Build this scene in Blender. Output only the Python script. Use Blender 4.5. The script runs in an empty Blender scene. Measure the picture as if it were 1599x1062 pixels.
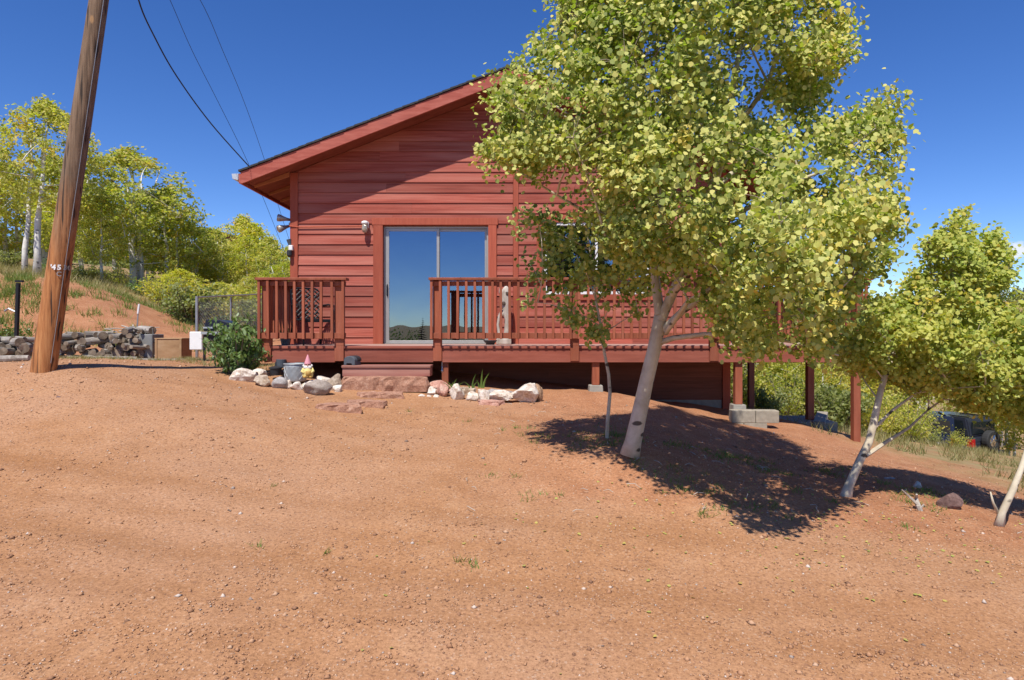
import bpy, bmesh, math, random
import numpy as np
from mathutils import Vector, Matrix, noise

random.seed(7)
RS = np.random.RandomState(11)
scn = bpy.context.scene
COL = scn.collection
EYE = 1.6
F = 1000.0                      # focal length in photo pixels (photo is 1599 wide)

# ------------------------------------------------------------------ camera
cam_d = bpy.data.cameras.new('camera')
cam = bpy.data.objects.new('camera', cam_d)
COL.objects.link(cam)
cam.location = (0, 0, EYE)
cam.rotation_euler = (math.radians(90), 0, 0)
cam_d.sensor_width = 36
cam_d.lens = F / 1599 * 36
cam_d.shift_y = -16 / 1599
cam_d.clip_start = 0.05
cam_d.clip_end = 3000
scn.camera = cam

# ------------------------------------------------------------------ light
SUN_TO = Vector((0.31, 1.0, -1.75)).normalized()       # the way the sunlight travels
sun_pos = -SUN_TO
sun_el = math.asin(sun_pos.z)
sun_az = math.atan2(sun_pos.x, sun_pos.y)

world = bpy.data.worlds.new('World')
scn.world = world
world.use_nodes = True
wt = world.node_tree
for n in list(wt.nodes):
    wt.nodes.remove(n)
wo = wt.nodes.new('ShaderNodeOutputWorld')
bg = wt.nodes.new('ShaderNodeBackground')
bg.inputs['Strength'].default_value = 0.10
sky = wt.nodes.new('ShaderNodeTexSky')
sky.sky_type = 'NISHITA'
sky.sun_disc = False
sky.sun_elevation = sun_el
sky.sun_rotation = sun_az
sky.altitude = 2800
sky.air_density = 1.0
sky.dust_density = 0.0
sky.ozone_density = 2.6
hs = wt.nodes.new('ShaderNodeHueSaturation')
hs.inputs['Saturation'].default_value = 1.27
hs.inputs['Hue'].default_value = 0.513
hs.inputs['Value'].default_value = 1.4
wt.links.new(sky.outputs['Color'], hs.inputs['Color'])
# a few low fair-weather clouds near the horizon
tcw = wt.nodes.new('ShaderNodeTexCoord')
last = hs.outputs['Color']
def cloud(px, py, rx, ry, amount, seed):
    """one small cumulus at the direction of (px, py), in the sky itself"""
    global last
    d = Vector(((px - 800) / F, 1, (515 - py) / F))
    sub = wt.nodes.new('ShaderNodeVectorMath'); sub.operation = 'SUBTRACT'
    nrm = wt.nodes.new('ShaderNodeVectorMath'); nrm.operation = 'NORMALIZE'
    wt.links.new(tcw.outputs['Generated'], nrm.inputs[0])
    wt.links.new(nrm.outputs[0], sub.inputs[0]); sub.inputs[1].default_value = d.normalized()
    sc_ = wt.nodes.new('ShaderNodeVectorMath'); sc_.operation = 'MULTIPLY'
    wt.links.new(sub.outputs[0], sc_.inputs[0]); sc_.inputs[1].default_value = (1 / rx, 1 / rx, 1 / ry)
    ln = wt.nodes.new('ShaderNodeVectorMath'); ln.operation = 'LENGTH'
    wt.links.new(sc_.outputs[0], ln.inputs[0])
    nz = wt.nodes.new('ShaderNodeTexNoise'); nz.inputs['Scale'].default_value = 1.6
    nz.inputs['Detail'].default_value = 6
    ofs = wt.nodes.new('ShaderNodeVectorMath'); ofs.operation = 'ADD'; ofs.inputs[1].default_value = (seed, seed * 2, 0)
    wt.links.new(sc_.outputs[0], ofs.inputs[0]); wt.links.new(ofs.outputs[0], nz.inputs['Vector'])
    m1 = wt.nodes.new('ShaderNodeMath'); m1.operation = 'MULTIPLY_ADD'
    wt.links.new(nz.outputs['Fac'], m1.inputs[0]); m1.inputs[1].default_value = -1.5
    wt.links.new(ln.outputs['Value'], m1.inputs[2])
    rp = wt.nodes.new('ShaderNodeMapRange'); rp.inputs[1].default_value = 0.35; rp.inputs[2].default_value = -0.25
    rp.inputs[3].default_value = 0.0; rp.inputs[4].default_value = amount
    wt.links.new(m1.outputs[0], rp.inputs[0])
    mx = wt.nodes.new('ShaderNodeMixRGB'); mx.inputs['Color2'].default_value = (7.6, 7.8, 8.2, 1)
    wt.links.new(rp.outputs[0], mx.inputs['Fac']); wt.links.new(last, mx.inputs['Color1'])
    last = mx.outputs['Color']
cloud(1592, 391, 0.016, 0.011, 0.9, 3.1)
cloud(1290, 484, 0.06, 0.018, 0.85, 9.7)
cloud(1470, 478, 0.07, 0.022, 0.8, 5.2)
cloud(1225, 385, 0.02, 0.01, 0.4, 15.2)
wt.links.new(last, bg.inputs['Color'])
wt.links.new(bg.outputs[0], wo.inputs[0])

sun_d = bpy.data.lights.new('sun', 'SUN')
sun_d.energy = 5.0
sun_d.angle = math.radians(0.55)
sun_d.color = (1.0, 0.955, 0.88)
sun = bpy.data.objects.new('sun', sun_d)
COL.objects.link(sun)
sun.location = (-8, -20, 40)
sun.rotation_euler = SUN_TO.to_track_quat('-Z', 'Y').to_euler()

scn.view_settings.view_transform = 'Standard'
scn.view_settings.look = 'None'
scn.view_settings.gamma = 1
scn.view_settings.use_curve_mapping = False
scn.view_settings.exposure = 0.26
scn.render.engine = 'CYCLES'
scn.cycles.use_denoising = True
scn.cycles.max_bounces = 7
scn.cycles.transparent_max_bounces = 12

# ================================================================== helpers
def P(px, py, d):
    return Vector(((px - 800) / F * d, d, EYE + (515 - py) / F * d))
def ZP(py, d):
    return EYE + (515 - py) / F * d
def XP(px, d):
    return (px - 800) / F * d

class MB:
    """collects simple shapes into one mesh (world or local coordinates)"""
    def __init__(s):
        s.v = []; s.f = []; s.m = []
    def add(s, vs, fs, mi=0):
        o = len(s.v)
        s.v.extend([tuple(v) for v in vs])
        s.f.extend([tuple(i + o for i in f) for f in fs])
        s.m.extend([mi] * len(fs))
    def box(s, x0, x1, y0, y1, z0, z1, mi=0):
        vs = [(x, y, z) for z in (z0, z1) for y in (y0, y1) for x in (x0, x1)]
        s.add(vs, [(0, 2, 3, 1), (4, 5, 7, 6), (0, 1, 5, 4), (2, 6, 7, 3), (0, 4, 6, 2), (1, 3, 7, 5)], mi)
    def prism(s, poly, axis, a, b, mi=0):
        """poly: 2-D outline; extruded along axis 'x','y','z' from a to b"""
        n = len(poly)
        def mk(p, t):
            return {'x': (t, p[0], p[1]), 'y': (p[0], t, p[1]), 'z': (p[0], p[1], t)}[axis]
        vs = [mk(p, a) for p in poly] + [mk(p, b) for p in poly]
        fs = [tuple(range(n))[::-1], tuple(range(n, 2 * n))]
        fs += [(i, (i + 1) % n, (i + 1) % n + n, i + n) for i in range(n)]
        s.add(vs, fs, mi)
    def tube(s, path, rad, n=6, mi=0, caps=True, jig=0.0):
        pts = [Vector(p) for p in path]
        if not isinstance(rad, (list, tuple)):
            rad = [rad] * len(pts)
        t = (pts[1] - pts[0]).normalized()
        u = t.cross(Vector((0, 0, 1)))
        if u.length < 1e-3:
            u = t.cross(Vector((1, 0, 0)))
        u.normalize()
        o = len(s.v); k = len(pts)
        for i, p in enumerate(pts):
            t2 = (pts[min(i + 1, k - 1)] - pts[max(i - 1, 0)])
            if t2.length > 1e-9:
                t2.normalize()
                u = (u - t2 * u.dot(t2)).normalized()
                t = t2
            w = t.cross(u)
            for j in range(n):
                a = 2 * math.pi * j / n
                r = rad[i] * (1 + (random.uniform(-jig, jig) if jig else 0))
                s.v.append(tuple(p + (u * math.cos(a) + w * math.sin(a)) * r))
        fs = []
        for i in range(k - 1):
            for j in range(n):
                a, b = o + i * n + j, o + i * n + (j + 1) % n
                fs.append((a, b, b + n, a + n))
        if caps:
            fs.append(tuple(o + j for j in range(n))[::-1])
            fs.append(tuple(o + (k - 1) * n + j for j in range(n)))
        s.f.extend(fs); s.m.extend([mi] * len(fs))
    def lathe(s, prof, c, n=20, mi=0, squash=1.0):
        """prof: [(r, z)] about a vertical axis through c"""
        o = len(s.v); k = len(prof)
        for r, z in prof:
            for j in range(n):
                a = 2 * math.pi * j / n
                s.v.append((c[0] + r * math.cos(a), c[1] + r * math.sin(a) * squash, c[2] + z))
        fs = []
        for i in range(k - 1):
            for j in range(n):
                a, b = o + i * n + j, o + i * n + (j + 1) % n
                fs.append((a, b, b + n, a + n))
        fs.append(tuple(o + j for j in range(n))[::-1])
        fs.append(tuple(o + (k - 1) * n + j for j in range(n)))
        s.f.extend(fs); s.m.extend([mi] * len(fs))
    def ball(s, c, r, n=10, mi=0, sx=1, sy=1, sz=1):
        prof = []
        for i in range(1, n):
            a = -math.pi / 2 + math.pi * i / n
            prof.append((math.cos(a), math.sin(a)))
        o = len(s.v)
        m = 2 * n
        for rr, z in prof:
            for j in range(m):
                a = 2 * math.pi * j / m
                s.v.append((c[0] + r * sx * rr * math.cos(a), c[1] + r * sy * rr * math.sin(a), c[2] + r * sz * z))
        s.v.append((c[0], c[1], c[2] - r * sz)); s.v.append((c[0], c[1], c[2] + r * sz))
        fs = []
        k = len(prof)
        for i in range(k - 1):
            for j in range(m):
                a, b = o + i * m + j, o + i * m + (j + 1) % m
                fs.append((a, b, b + m, a + m))
        lo, hi = o + k * m, o + k * m + 1
        for j in range(m):
            fs.append((lo, o + (j + 1) % m, o + j))
            fs.append((hi, o + (k - 1) * m + j, o + (k - 1) * m + (j + 1) % m))
        s.f.extend(fs); s.m.extend([mi] * len(fs))

def wloc(o):
    v = Vector((0, 0, 0))
    while o is not None:
        v = v + o.location
        o = o.parent
    return v

def build(name, mb, mats, parent=None, local=False, smooth=False, bevel=0, seg=1):
    """ONE mesh object. World coordinates unless local; stored relative to the parent."""
    me = bpy.data.meshes.new(name)
    off = Vector((0, 0, 0)) if local or parent is None else wloc(parent)
    me.from_pydata([(a - off.x, b - off.y, c - off.z) for a, b, c in mb.v], [], mb.f)
    if not isinstance(mats, (list, tuple)):
        mats = [mats]
    for m in mats:
        me.materials.append(m)
    if len(mats) > 1:
        me.polygons.foreach_set('material_index', mb.m)
    if bevel:
        bm = bmesh.new(); bm.from_mesh(me)
        bmesh.ops.bevel(bm, geom=bm.edges[:], offset=bevel, segments=seg, affect='EDGES', clamp_overlap=True)
        bm.to_mesh(me); bm.free()
    if smooth:
        me.polygons.foreach_set('use_smooth', [True] * len(me.polygons))
    me.update()
    o = bpy.data.objects.new(name, me)
    COL.objects.link(o)
    if parent is not None:
        o.parent = parent
    return o

def link(name, me, parent=None, loc=(0, 0, 0), rot=(0, 0, 0), sc=(1, 1, 1)):
    o = bpy.data.objects.new(name, me)
    COL.objects.link(o)
    o.parent = parent
    o.location = loc; o.rotation_euler = rot; o.scale = sc
    return o

def tag(o, label, cat, group=None, kind=None):
    o['label'] = label; o['category'] = cat
    if group: o['group'] = group
    if kind: o['kind'] = kind
    return o

def empty(name, loc, rz=0.0):
    o = bpy.data.objects.new(name, None)
    COL.objects.link(o)
    o.location = loc; o.rotation_euler = (0, 0, rz)
    o.empty_display_size = 0.1
    return o

def copy_tree(root):
    r = root.copy(); COL.objects.link(r)
    for ch in root.children:
        c = ch.copy(); COL.objects.link(c); c.parent = r
        for g in ch.children:
            d = g.copy(); COL.objects.link(d); d.parent = c
    return r

# ------------------------------------------------------------------ materials
def new_mat(name):
    m = bpy.data.materials.new(name); m.use_nodes = True
    nt = m.node_tree
    b = nt.nodes['Principled BSDF']
    return m, nt, b
def nd(nt, t, **kw):
    n = nt.nodes.new(t)
    for k, v in kw.items():
        if hasattr(n, k) and not k.startswith('i_'):
            setattr(n, k, v)
    return n
def coords(nt, scale=(1, 1, 1), rnd=True, kind='Object'):
    tc = nt.nodes.new('ShaderNodeTexCoord')
    mp = nt.nodes.new('ShaderNodeMapping')
    mp.inputs['Scale'].default_value = scale
    nt.links.new(tc.outputs[kind], mp.inputs['Vector'])
    if rnd:
        oi = nt.nodes.new('ShaderNodeObjectInfo')
        mu = nt.nodes.new('ShaderNodeMath'); mu.operation = 'MULTIPLY'; mu.inputs[1].default_value = 57.0
        nt.links.new(oi.outputs['Random'], mu.inputs[0])
        nt.links.new(mu.outputs[0], mp.inputs['Location'])
    return mp.outputs['Vector']
def noise_tex(nt, vec, scale, detail=4, rough=0.6):
    n = nt.nodes.new('ShaderNodeTexNoise')
    n.inputs['Scale'].default_value = scale; n.inputs['Detail'].default_value = detail
    n.inputs['Roughness'].default_value = rough
    nt.links.new(vec, n.inputs['Vector'])
    return n.outputs['Fac']
def ramp(nt, fac, stops, interp='LINEAR'):
    r = nt.nodes.new('ShaderNodeValToRGB')
    r.color_ramp.interpolation = interp
    el = r.color_ramp.elements
    while len(el) < len(stops):
        el.new(0.5)
    for e, (p, c) in zip(el, stops):
        e.position = p
        e.color = (c[0], c[1], c[2], 1) if len(c) == 3 else c
    nt.links.new(fac, r.inputs['Fac'])
    return r.outputs['Color']
def mix(nt, fac, a, b, mode='MIX'):
    m = nt.nodes.new('ShaderNodeMixRGB'); m.blend_type = mode
    for sock, val in ((0, fac), (1, a), (2, b)):
        if isinstance(val, (int, float)):
            m.inputs[sock].default_value = val
        elif isinstance(val, tuple):
            m.inputs[sock].default_value = (val[0], val[1], val[2], 1)
        else:
            nt.links.new(val, m.inputs[sock])
    return m.outputs['Color']
def bump(nt, b, h, strength=0.3, dist=0.01, prev=None):
    bp = nt.nodes.new('ShaderNodeBump')
    bp.inputs['Strength'].default_value = strength
    bp.inputs['Distance'].default_value = dist
    nt.links.new(h, bp.inputs['Height'])
    if prev is not None:
        nt.links.new(prev, bp.inputs['Normal'])
    nt.links.new(bp.outputs['Normal'], b.inputs['Normal'])
    return bp.outputs['Normal']
def randval(nt):
    return nt.nodes.new('ShaderNodeObjectInfo').outputs['Random']

def wood_mat(name, c_dark, c_mid, c_light, grain=(2.0, 30, 30), rough=0.75, wear=0.5, bs=0.25, pale=None, lo=0.82):
    m, nt, b = new_mat(name)
    v = coords(nt, grain)
    g = noise_tex(nt, v, 1.0, 6, 0.65)
    col = ramp(nt, g, [(0.25, c_dark), (0.5, c_mid), (0.75, c_light)])
    v2 = coords(nt, (grain[0] * 0.45, grain[1] * 0.22, grain[2] * 0.22))
    blot = noise_tex(nt, v2, 1.0, 3, 0.5)
    col = mix(nt, ramp(nt, blot, [(0.42, (0, 0, 0)), (0.68, (wear, wear, wear))]), col, pale or c_light)
    rv = randval(nt)
    col = mix(nt, 1.0, col, ramp(nt, rv, [(0, (lo, lo, lo)), (1, (1.12, 1.1, 1.1))]), 'MULTIPLY')
    nt.links.new(col, b.inputs['Base Color'])
    b.inputs['Roughness'].default_value = rough
    b.inputs['Specular IOR Level'].default_value = 0.3
    bump(nt, b, g, bs, 0.004)
    return m

def plain(name, col, rough=0.6, metal=0.0, var=0.12, scale=8.0, bs=0.0, spec=0.4):
    m, nt, b = new_mat(name)
    v = coords(nt, (1, 1, 1))
    n = noise_tex(nt, v, scale, 5)
    lo = tuple(c * (1 - var) for c in col); hi = tuple(min(1, c * (1 + var)) for c in col)
    nt.links.new(ramp(nt, n, [(0.3, lo), (0.7, hi)]), b.inputs['Base Color'])
    b.inputs['Roughness'].default_value = rough
    b.inputs['Metallic'].default_value = metal
    b.inputs['Specular IOR Level'].default_value = spec
    if bs:
        bump(nt, b, n, bs, 0.01)
    return m

M = {}
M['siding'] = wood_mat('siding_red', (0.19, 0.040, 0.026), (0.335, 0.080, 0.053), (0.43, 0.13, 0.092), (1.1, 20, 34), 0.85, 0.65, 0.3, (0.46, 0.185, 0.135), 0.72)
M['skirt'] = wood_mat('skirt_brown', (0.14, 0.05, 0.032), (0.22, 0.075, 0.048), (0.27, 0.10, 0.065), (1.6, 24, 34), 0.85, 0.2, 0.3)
M['trim'] = wood_mat('trim_red', (0.30, 0.063, 0.033), (0.365, 0.082, 0.043), (0.42, 0.11, 0.06), (20, 20, 1.5), 0.7, 0.2, 0.15)
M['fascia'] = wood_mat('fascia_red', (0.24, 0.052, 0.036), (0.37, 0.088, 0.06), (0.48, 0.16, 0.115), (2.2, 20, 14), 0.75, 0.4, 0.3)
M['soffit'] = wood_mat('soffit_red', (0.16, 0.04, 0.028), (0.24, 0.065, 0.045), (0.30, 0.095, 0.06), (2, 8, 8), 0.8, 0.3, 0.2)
M['deckred'] = wood_mat('deck_rail_red', (0.21, 0.055, 0.026), (0.29, 0.08, 0.038), (0.36, 0.115, 0.06), (14, 14, 2.2), 0.65, 0.28, 0.2, (0.42, 0.155, 0.10))
M['deckrim'] = wood_mat('deck_rim_red', (0.21, 0.055, 0.034), (0.285, 0.078, 0.048), (0.355, 0.11, 0.07), (1.6, 18, 18), 0.7, 0.25, 0.25, (0.43, 0.18, 0.13))
M['deckfloor'] = wood_mat('deck_floor', (0.26, 0.13, 0.105), (0.36, 0.20, 0.16), (0.46, 0.30, 0.25), (2.0, 22, 22), 0.8, 0.6, 0.3, (0.50, 0.38, 0.33))
M['step'] = wood_mat('step_brown', (0.20, 0.065, 0.05), (0.28, 0.10, 0.075), (0.36, 0.15, 0.115), (1.6, 22, 22), 0.75, 0.5, 0.35, (0.42, 0.26, 0.20))
M['logside'] = wood_mat('log_grey', (0.07, 0.055, 0.045), (0.235, 0.205, 0.17), (0.47, 0.43, 0.38), (14, 3, 14), 0.9, 0.4, 0.5)
M['logend'] = wood_mat('log_end', (0.05, 0.035, 0.025), (0.17, 0.125, 0.085), (0.42, 0.34, 0.25), (7, 7, 7), 0.9, 0.4, 0.4)
M['driftwood'] = wood_mat('driftwood', (0.22, 0.17, 0.13), (0.50, 0.43, 0.36), (0.66, 0.60, 0.53), (14, 14, 3), 0.85, 0.4, 0.6)
M['boxwood'] = wood_mat('box_brown', (0.26, 0.15, 0.07), (0.36, 0.22, 0.11), (0.45, 0.30, 0.17), (3, 8, 8), 0.85, 0.3, 0.2)
M['shingle'] = plain('shingle_dark', (0.045, 0.044, 0.045), 0.9, 0, 0.4, 30, 0.4)
M['alu'] = plain('aluminium', (0.42, 0.40, 0.37), 0.45, 0.6, 0.06)
M['white'] = plain('white_paint', (0.76, 0.76, 0.74), 0.5, 0, 0.05)
M['bronze'] = plain('dark_frame', (0.05, 0.05, 0.055), 0.5, 0.3, 0.1)
M['gutter'] = plain('gutter_metal', (0.62, 0.62, 0.6), 0.4, 0.5, 0.1)
M['black'] = plain('black_metal', (0.018, 0.018, 0.02), 0.5, 0.3, 0.2)
M['blackplastic'] = plain('black_plastic', (0.03, 0.032, 0.036), 0.45, 0, 0.1)
M['darkgrey'] = plain('dark_grey_plastic', (0.075, 0.085, 0.10), 0.6, 0, 0.12)
M['greypot'] = plain('grey_pot', (0.16, 0.18, 0.19), 0.6, 0, 0.1)
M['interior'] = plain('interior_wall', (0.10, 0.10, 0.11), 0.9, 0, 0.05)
M['concrete'] = plain('concrete', (0.30, 0.275, 0.235), 0.9, 0, 0.2, 9, 0.4)
M['block'] = plain('concrete_block', (0.33, 0.285, 0.22), 0.95, 0, 0.18, 14, 0.5)
M['greypanel'] = plain('grey_panel', (0.22, 0.22, 0.21), 0.6, 0.2, 0.15)
M['navy'] = plain('grill_lid', (0.012, 0.015, 0.028), 0.35, 0.2, 0.1)
M['rubber'] = plain('rubber', (0.03, 0.03, 0.03), 0.85, 0, 0.2)
M['carpaint'] = plain('car_paint', (0.05, 0.055, 0.075), 0.22, 0.4, 0.05, spec=0.6)
M['carpaint2'] = plain('car_paint_navy', (0.02, 0.022, 0.036), 0.2, 0.3, 0.05, spec=0.6)
M['truckpaint'] = plain('truck_paint', (0.012, 0.018, 0.016), 0.2, 0.2, 0.05, spec=0.6)
M['carglass'] = plain('car_glass', (0.015, 0.02, 0.024), 0.06, 0, 0.05, spec=0.8)
M['redlight'] = plain('red_lens', (0.42, 0.015, 0.015), 0.2, 0, 0.05)
M['chrome'] = plain('chrome', (0.6, 0.6, 0.62), 0.2, 1.0, 0.05)
M['wirem'] = plain('wire', (0.36, 0.37, 0.38), 0.5, 0.6, 0.1)
M['cable'] = plain('cable', (0.02, 0.02, 0.022), 0.6, 0, 0.1)
M['hatpink'] = plain('hat_pink', (0.62, 0.26, 0.30), 0.6, 0, 0.12)
M['gnomewhite'] = plain('beard_white', (0.68, 0.66, 0.62), 0.7, 0, 0.1)
M['gnomeyellow'] = plain('coat_yellow', (0.66, 0.54, 0.20), 0.65, 0, 0.15, 20)
M['gnomeochre'] = plain('pot_ochre', (0.42, 0.25, 0.06), 0.6, 0, 0.15)
M['skin'] = plain('face_pink', (0.58, 0.32, 0.24), 0.6, 0, 0.05)
M['lampglass'] = plain('lamp_glass', (0.42, 0.36, 0.28), 0.12, 0.2, 0.2, 18, 0, 0.7)
M['bulb'] = plain('bulb_white', (0.75, 0.74, 0.7), 0.3, 0, 0.05)
M['reflector'] = plain('flood_glass', (0.40, 0.33, 0.24), 0.25, 0.3, 0.2)

def galv():
    m, nt, b = new_mat('galvanised')
    v = coords(nt, (1, 1, 1), False)
    n = noise_tex(nt, v, 14, 4)
    nt.links.new(ramp(nt, n, [(0.3, (0.30, 0.32, 0.33)), (0.7, (0.42, 0.45, 0.46))]), b.inputs['Base Color'])
    b.inputs['Metallic'].default_value = 0.35; b.inputs['Roughness'].default_value = 0.5
    return m
M['galv'] = galv()

def glass_mat(name, refl, tint, tr):
    m, nt, b = new_mat(name)
    nt.nodes.remove(b)
    out = nt.nodes['Material Output']
    g = nt.nodes.new('ShaderNodeBsdfGlossy'); g.inputs['Roughness'].default_value = 0.0
    g.inputs['Color'].default_value = (*tint, 1)
    wn = noise_tex(nt, coords(nt, (1, 1, 1)), 2.2, 1)
    bp = nt.nodes.new('ShaderNodeBump'); bp.inputs['Strength'].default_value = 0.05; bp.inputs['Distance'].default_value = 0.02
    nt.links.new(wn, bp.inputs['Height']); nt.links.new(bp.outputs[0], g.inputs['Normal'])
    t = nt.nodes.new('ShaderNodeBsdfTransparent'); t.inputs['Color'].default_value = (*tr, 1)
    lw = nt.nodes.new('ShaderNodeLayerWeight'); lw.inputs['Blend'].default_value = 0.2
    mr = nt.nodes.new('ShaderNodeMapRange')
    mr.inputs[3].default_value = refl; mr.inputs[4].default_value = 1.0
    nt.links.new(lw.outputs['Fresnel'], mr.inputs[0])
    mx = nt.nodes.new('ShaderNodeMixShader')
    nt.links.new(mr.outputs[0], mx.inputs[0]); nt.links.new(t.outputs[0], mx.inputs[1]); nt.links.new(g.outputs[0], mx.inputs[2])
    nt.links.new(mx.outputs[0], out.inputs['Surface'])
    return m
M['glass'] = glass_mat('window_glass', 0.27, (0.60, 0.74, 0.95), (0.35, 0.38, 0.4))
M['glassdark'] = glass_mat('ornament_glass', 0.3, (0.9, 0.95, 1), (0.6, 0.65, 0.65))

def rock_mat(name, c1, c2, c3, scale=9):
    m, nt, b = new_mat(name)
    v = coords(nt, (1, 1, 1))
    n = noise_tex(nt, v, scale, 8, 0.7)
    col = ramp(nt, n, [(0.3, c1), (0.5, c2), (0.72, c3)])
    n2 = noise_tex(nt, v, scale * 4, 4, 0.6)
    col = mix(nt, 0.35, col, ramp(nt, n2, [(0.35, (0.35, 0.3, 0.25)), (0.6, (1, 1, 1))]), 'MULTIPLY')
    nt.links.new(col, b.inputs['Base Color'])
    b.inputs['Roughness'].default_value = 0.9
    bump(nt, b, n, 0.7, 0.02)
    return m
M['quartz'] = rock_mat('rock_white', (0.40, 0.26, 0.16), (0.70, 0.61, 0.51), (0.78, 0.74, 0.68))
M['tan'] = rock_mat('rock_tan', (0.28, 0.18, 0.11), (0.46, 0.36, 0.26), (0.60, 0.52, 0.42))
M['greyrock'] = rock_mat('rock_grey', (0.27, 0.24, 0.22), (0.36, 0.33, 0.31), (0.46, 0.43, 0.41))
M['cobble'] = rock_mat('rock_cobble', (0.25, 0.20, 0.165), (0.34, 0.28, 0.235), (0.42, 0.36, 0.31), 22)
M['pinkrock'] = rock_mat('rock_pink', (0.38, 0.16, 0.11), (0.52, 0.28, 0.21), (0.60, 0.46, 0.36))
M['sandstone'] = rock_mat('sandstone', (0.25, 0.11, 0.065), (0.40, 0.205, 0.13), (0.50, 0.31, 0.22), 14)
M['purple'] = rock_mat('rock_purple', (0.13, 0.075, 0.065), (0.19, 0.115, 0.10), (0.26, 0.17, 0.15))
M['brownrock'] = rock_mat('rock_brown', (0.22, 0.13, 0.08), (0.36, 0.22, 0.13), (0.5, 0.36, 0.24))

def bark_mat(name, base, pale, dark):
    m, nt, b = new_mat(name)
    v = coords(nt, (1, 1, 1))
    n = noise_tex(nt, v, 7, 5, 0.6)
    col = ramp(nt, n, [(0.3, base), (0.65, pale)])
    vs = coords(nt, (3.4, 3.4, 7.5))
    vo = nt.nodes.new('ShaderNodeTexVoronoi'); vo.inputs['Scale'].default_value = 1.3
    nt.links.new(vs, vo.inputs['Vector'])
    n3 = noise_tex(nt, vs, 3.0, 3)
    ad = nt.nodes.new('ShaderNodeMath'); ad.operation = 'MULTIPLY_ADD'; ad.inputs[1].default_value = 0.22
    nt.links.new(n3, ad.inputs[0]); nt.links.new(vo.outputs['Distance'], ad.inputs[2])
    col = mix(nt, ramp(nt, ad.outputs[0], [(0.27, (0.95, 0.95, 0.95)), (0.33, (0, 0, 0))]), col, dark)
    nt.links.new(col, b.inputs['Base Color'])
    b.inputs['Roughness'].default_value = 0.8
    bump(nt, b, n, 0.4, 0.01)
    return m
M['bark'] = bark_mat('aspen_bark', (0.40, 0.33, 0.225), (0.60, 0.53, 0.40), (0.06, 0.045, 0.03))
M['barkwhite'] = bark_mat('aspen_bark_white', (0.52, 0.49, 0.42), (0.74, 0.71, 0.64), (0.08, 0.07, 0.06))
M['twig'] = plain('twig_bark', (0.25, 0.20, 0.14), 0.85, 0, 0.25)
M['deadwood'] = plain('dead_wood', (0.42, 0.37, 0.31), 0.9, 0, 0.25, 20)
M['darkbark'] = plain('conifer_bark', (0.09, 0.065, 0.05), 0.95, 0, 0.3, 20)

def leaf_mat(name, stops, trans=0.5, rough=0.6, gloss=0.022, tint=(1.35, 1.5, 0.6)):
    """stops: colour ramp over a per-leaf random value; the 'tone' attribute shifts whole sprays"""
    m, nt, b = new_mat(name)
    nt.nodes.remove(b)
    out = nt.nodes['Material Output']
    geo = nt.nodes.new('ShaderNodeNewGeometry')
    at = nt.nodes.new('ShaderNodeAttribute'); at.attribute_name = 'tone'
    oi = nt.nodes.new('ShaderNodeObjectInfo')
    a1 = nt.nodes.new('ShaderNodeMath'); a1.operation = 'MULTIPLY_ADD'; a1.inputs[1].default_value = 0.5
    nt.links.new(geo.outputs['Random Per Island'], a1.inputs[0]); nt.links.new(at.outputs['Fac'], a1.inputs[2])
    col = ramp(nt, a1.outputs[0], stops)
    col = mix(nt, 1.0, col, ramp(nt, oi.outputs['Random'], [(0, (0.85, 0.9, 0.9)), (1, (1.1, 1.06, 1.0))]), 'MULTIPLY')
    d = nt.nodes.new('ShaderNodeBsdfDiffuse'); nt.links.new(col, d.inputs['Color'])
    t = nt.nodes.new('ShaderNodeBsdfTranslucent')
    nt.links.new(mix(nt, 1.0, col, tint, 'MULTIPLY'), t.inputs['Color'])
    mx = nt.nodes.new('ShaderNodeMixShader'); mx.inputs[0].default_value = trans
    nt.links.new(d.outputs[0], mx.inputs[1]); nt.links.new(t.outputs[0], mx.inputs[2])
    g = nt.nodes.new('ShaderNodeBsdfGlossy'); g.inputs['Roughness'].default_value = rough
    g.inputs['Color'].default_value = (1, 1, 1, 1)
    m2 = nt.nodes.new('ShaderNodeMixShader'); m2.inputs[0].default_value = gloss
    nt.links.new(mx.outputs[0], m2.inputs[1]); nt.links.new(g.outputs[0], m2.inputs[2])
    nt.links.new(m2.outputs[0], out.inputs['Surface'])
    return m
M['leaf_big'] = leaf_mat('aspen_leaf', [(0.0, (0.115, 0.16, 0.03)), (0.28, (0.25, 0.29, 0.055)), (0.52, (0.45, 0.455, 0.12)), (0.82, (0.63, 0.575, 0.19)), (1.0, (0.60, 0.47, 0.10))], trans=0.32, tint=(0.85, 1.4, 0.3))
M['leaf_yellow'] = leaf_mat('aspen_leaf_turning', [(0.0, (0.22, 0.30, 0.05)), (0.35, (0.38, 0.43, 0.085)), (0.65, (0.52, 0.51, 0.11)), (0.92, (0.60, 0.52, 0.10)), (1.0, (0.60, 0.44, 0.07))], trans=0.38, tint=(1.15, 1.35, 0.45))
M['leaf_grove'] = leaf_mat('grove_leaf', [(0.0, (0.30, 0.32, 0.06)), (0.35, (0.50, 0.48, 0.10)), (0.6, (0.60, 0.53, 0.14)), (0.9, (0.66, 0.49, 0.09)), (1.0, (0.62, 0.38, 0.05))], trans=0.52, tint=(1.15, 1.4, 0.45))
M['leaf_bush'] = leaf_mat('bush_leaf', [(0.0, (0.08, 0.14, 0.03)), (0.5, (0.15, 0.23, 0.05)), (1.0, (0.24, 0.31, 0.085))], 0.3, 0.5, 0.04)
M['leaf_shrub'] = leaf_mat('shrub_leaf', [(0.0, (0.13, 0.165, 0.05)), (0.5, (0.24, 0.265, 0.08)), (1.0, (0.36, 0.34, 0.12))], 0.35)
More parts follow.
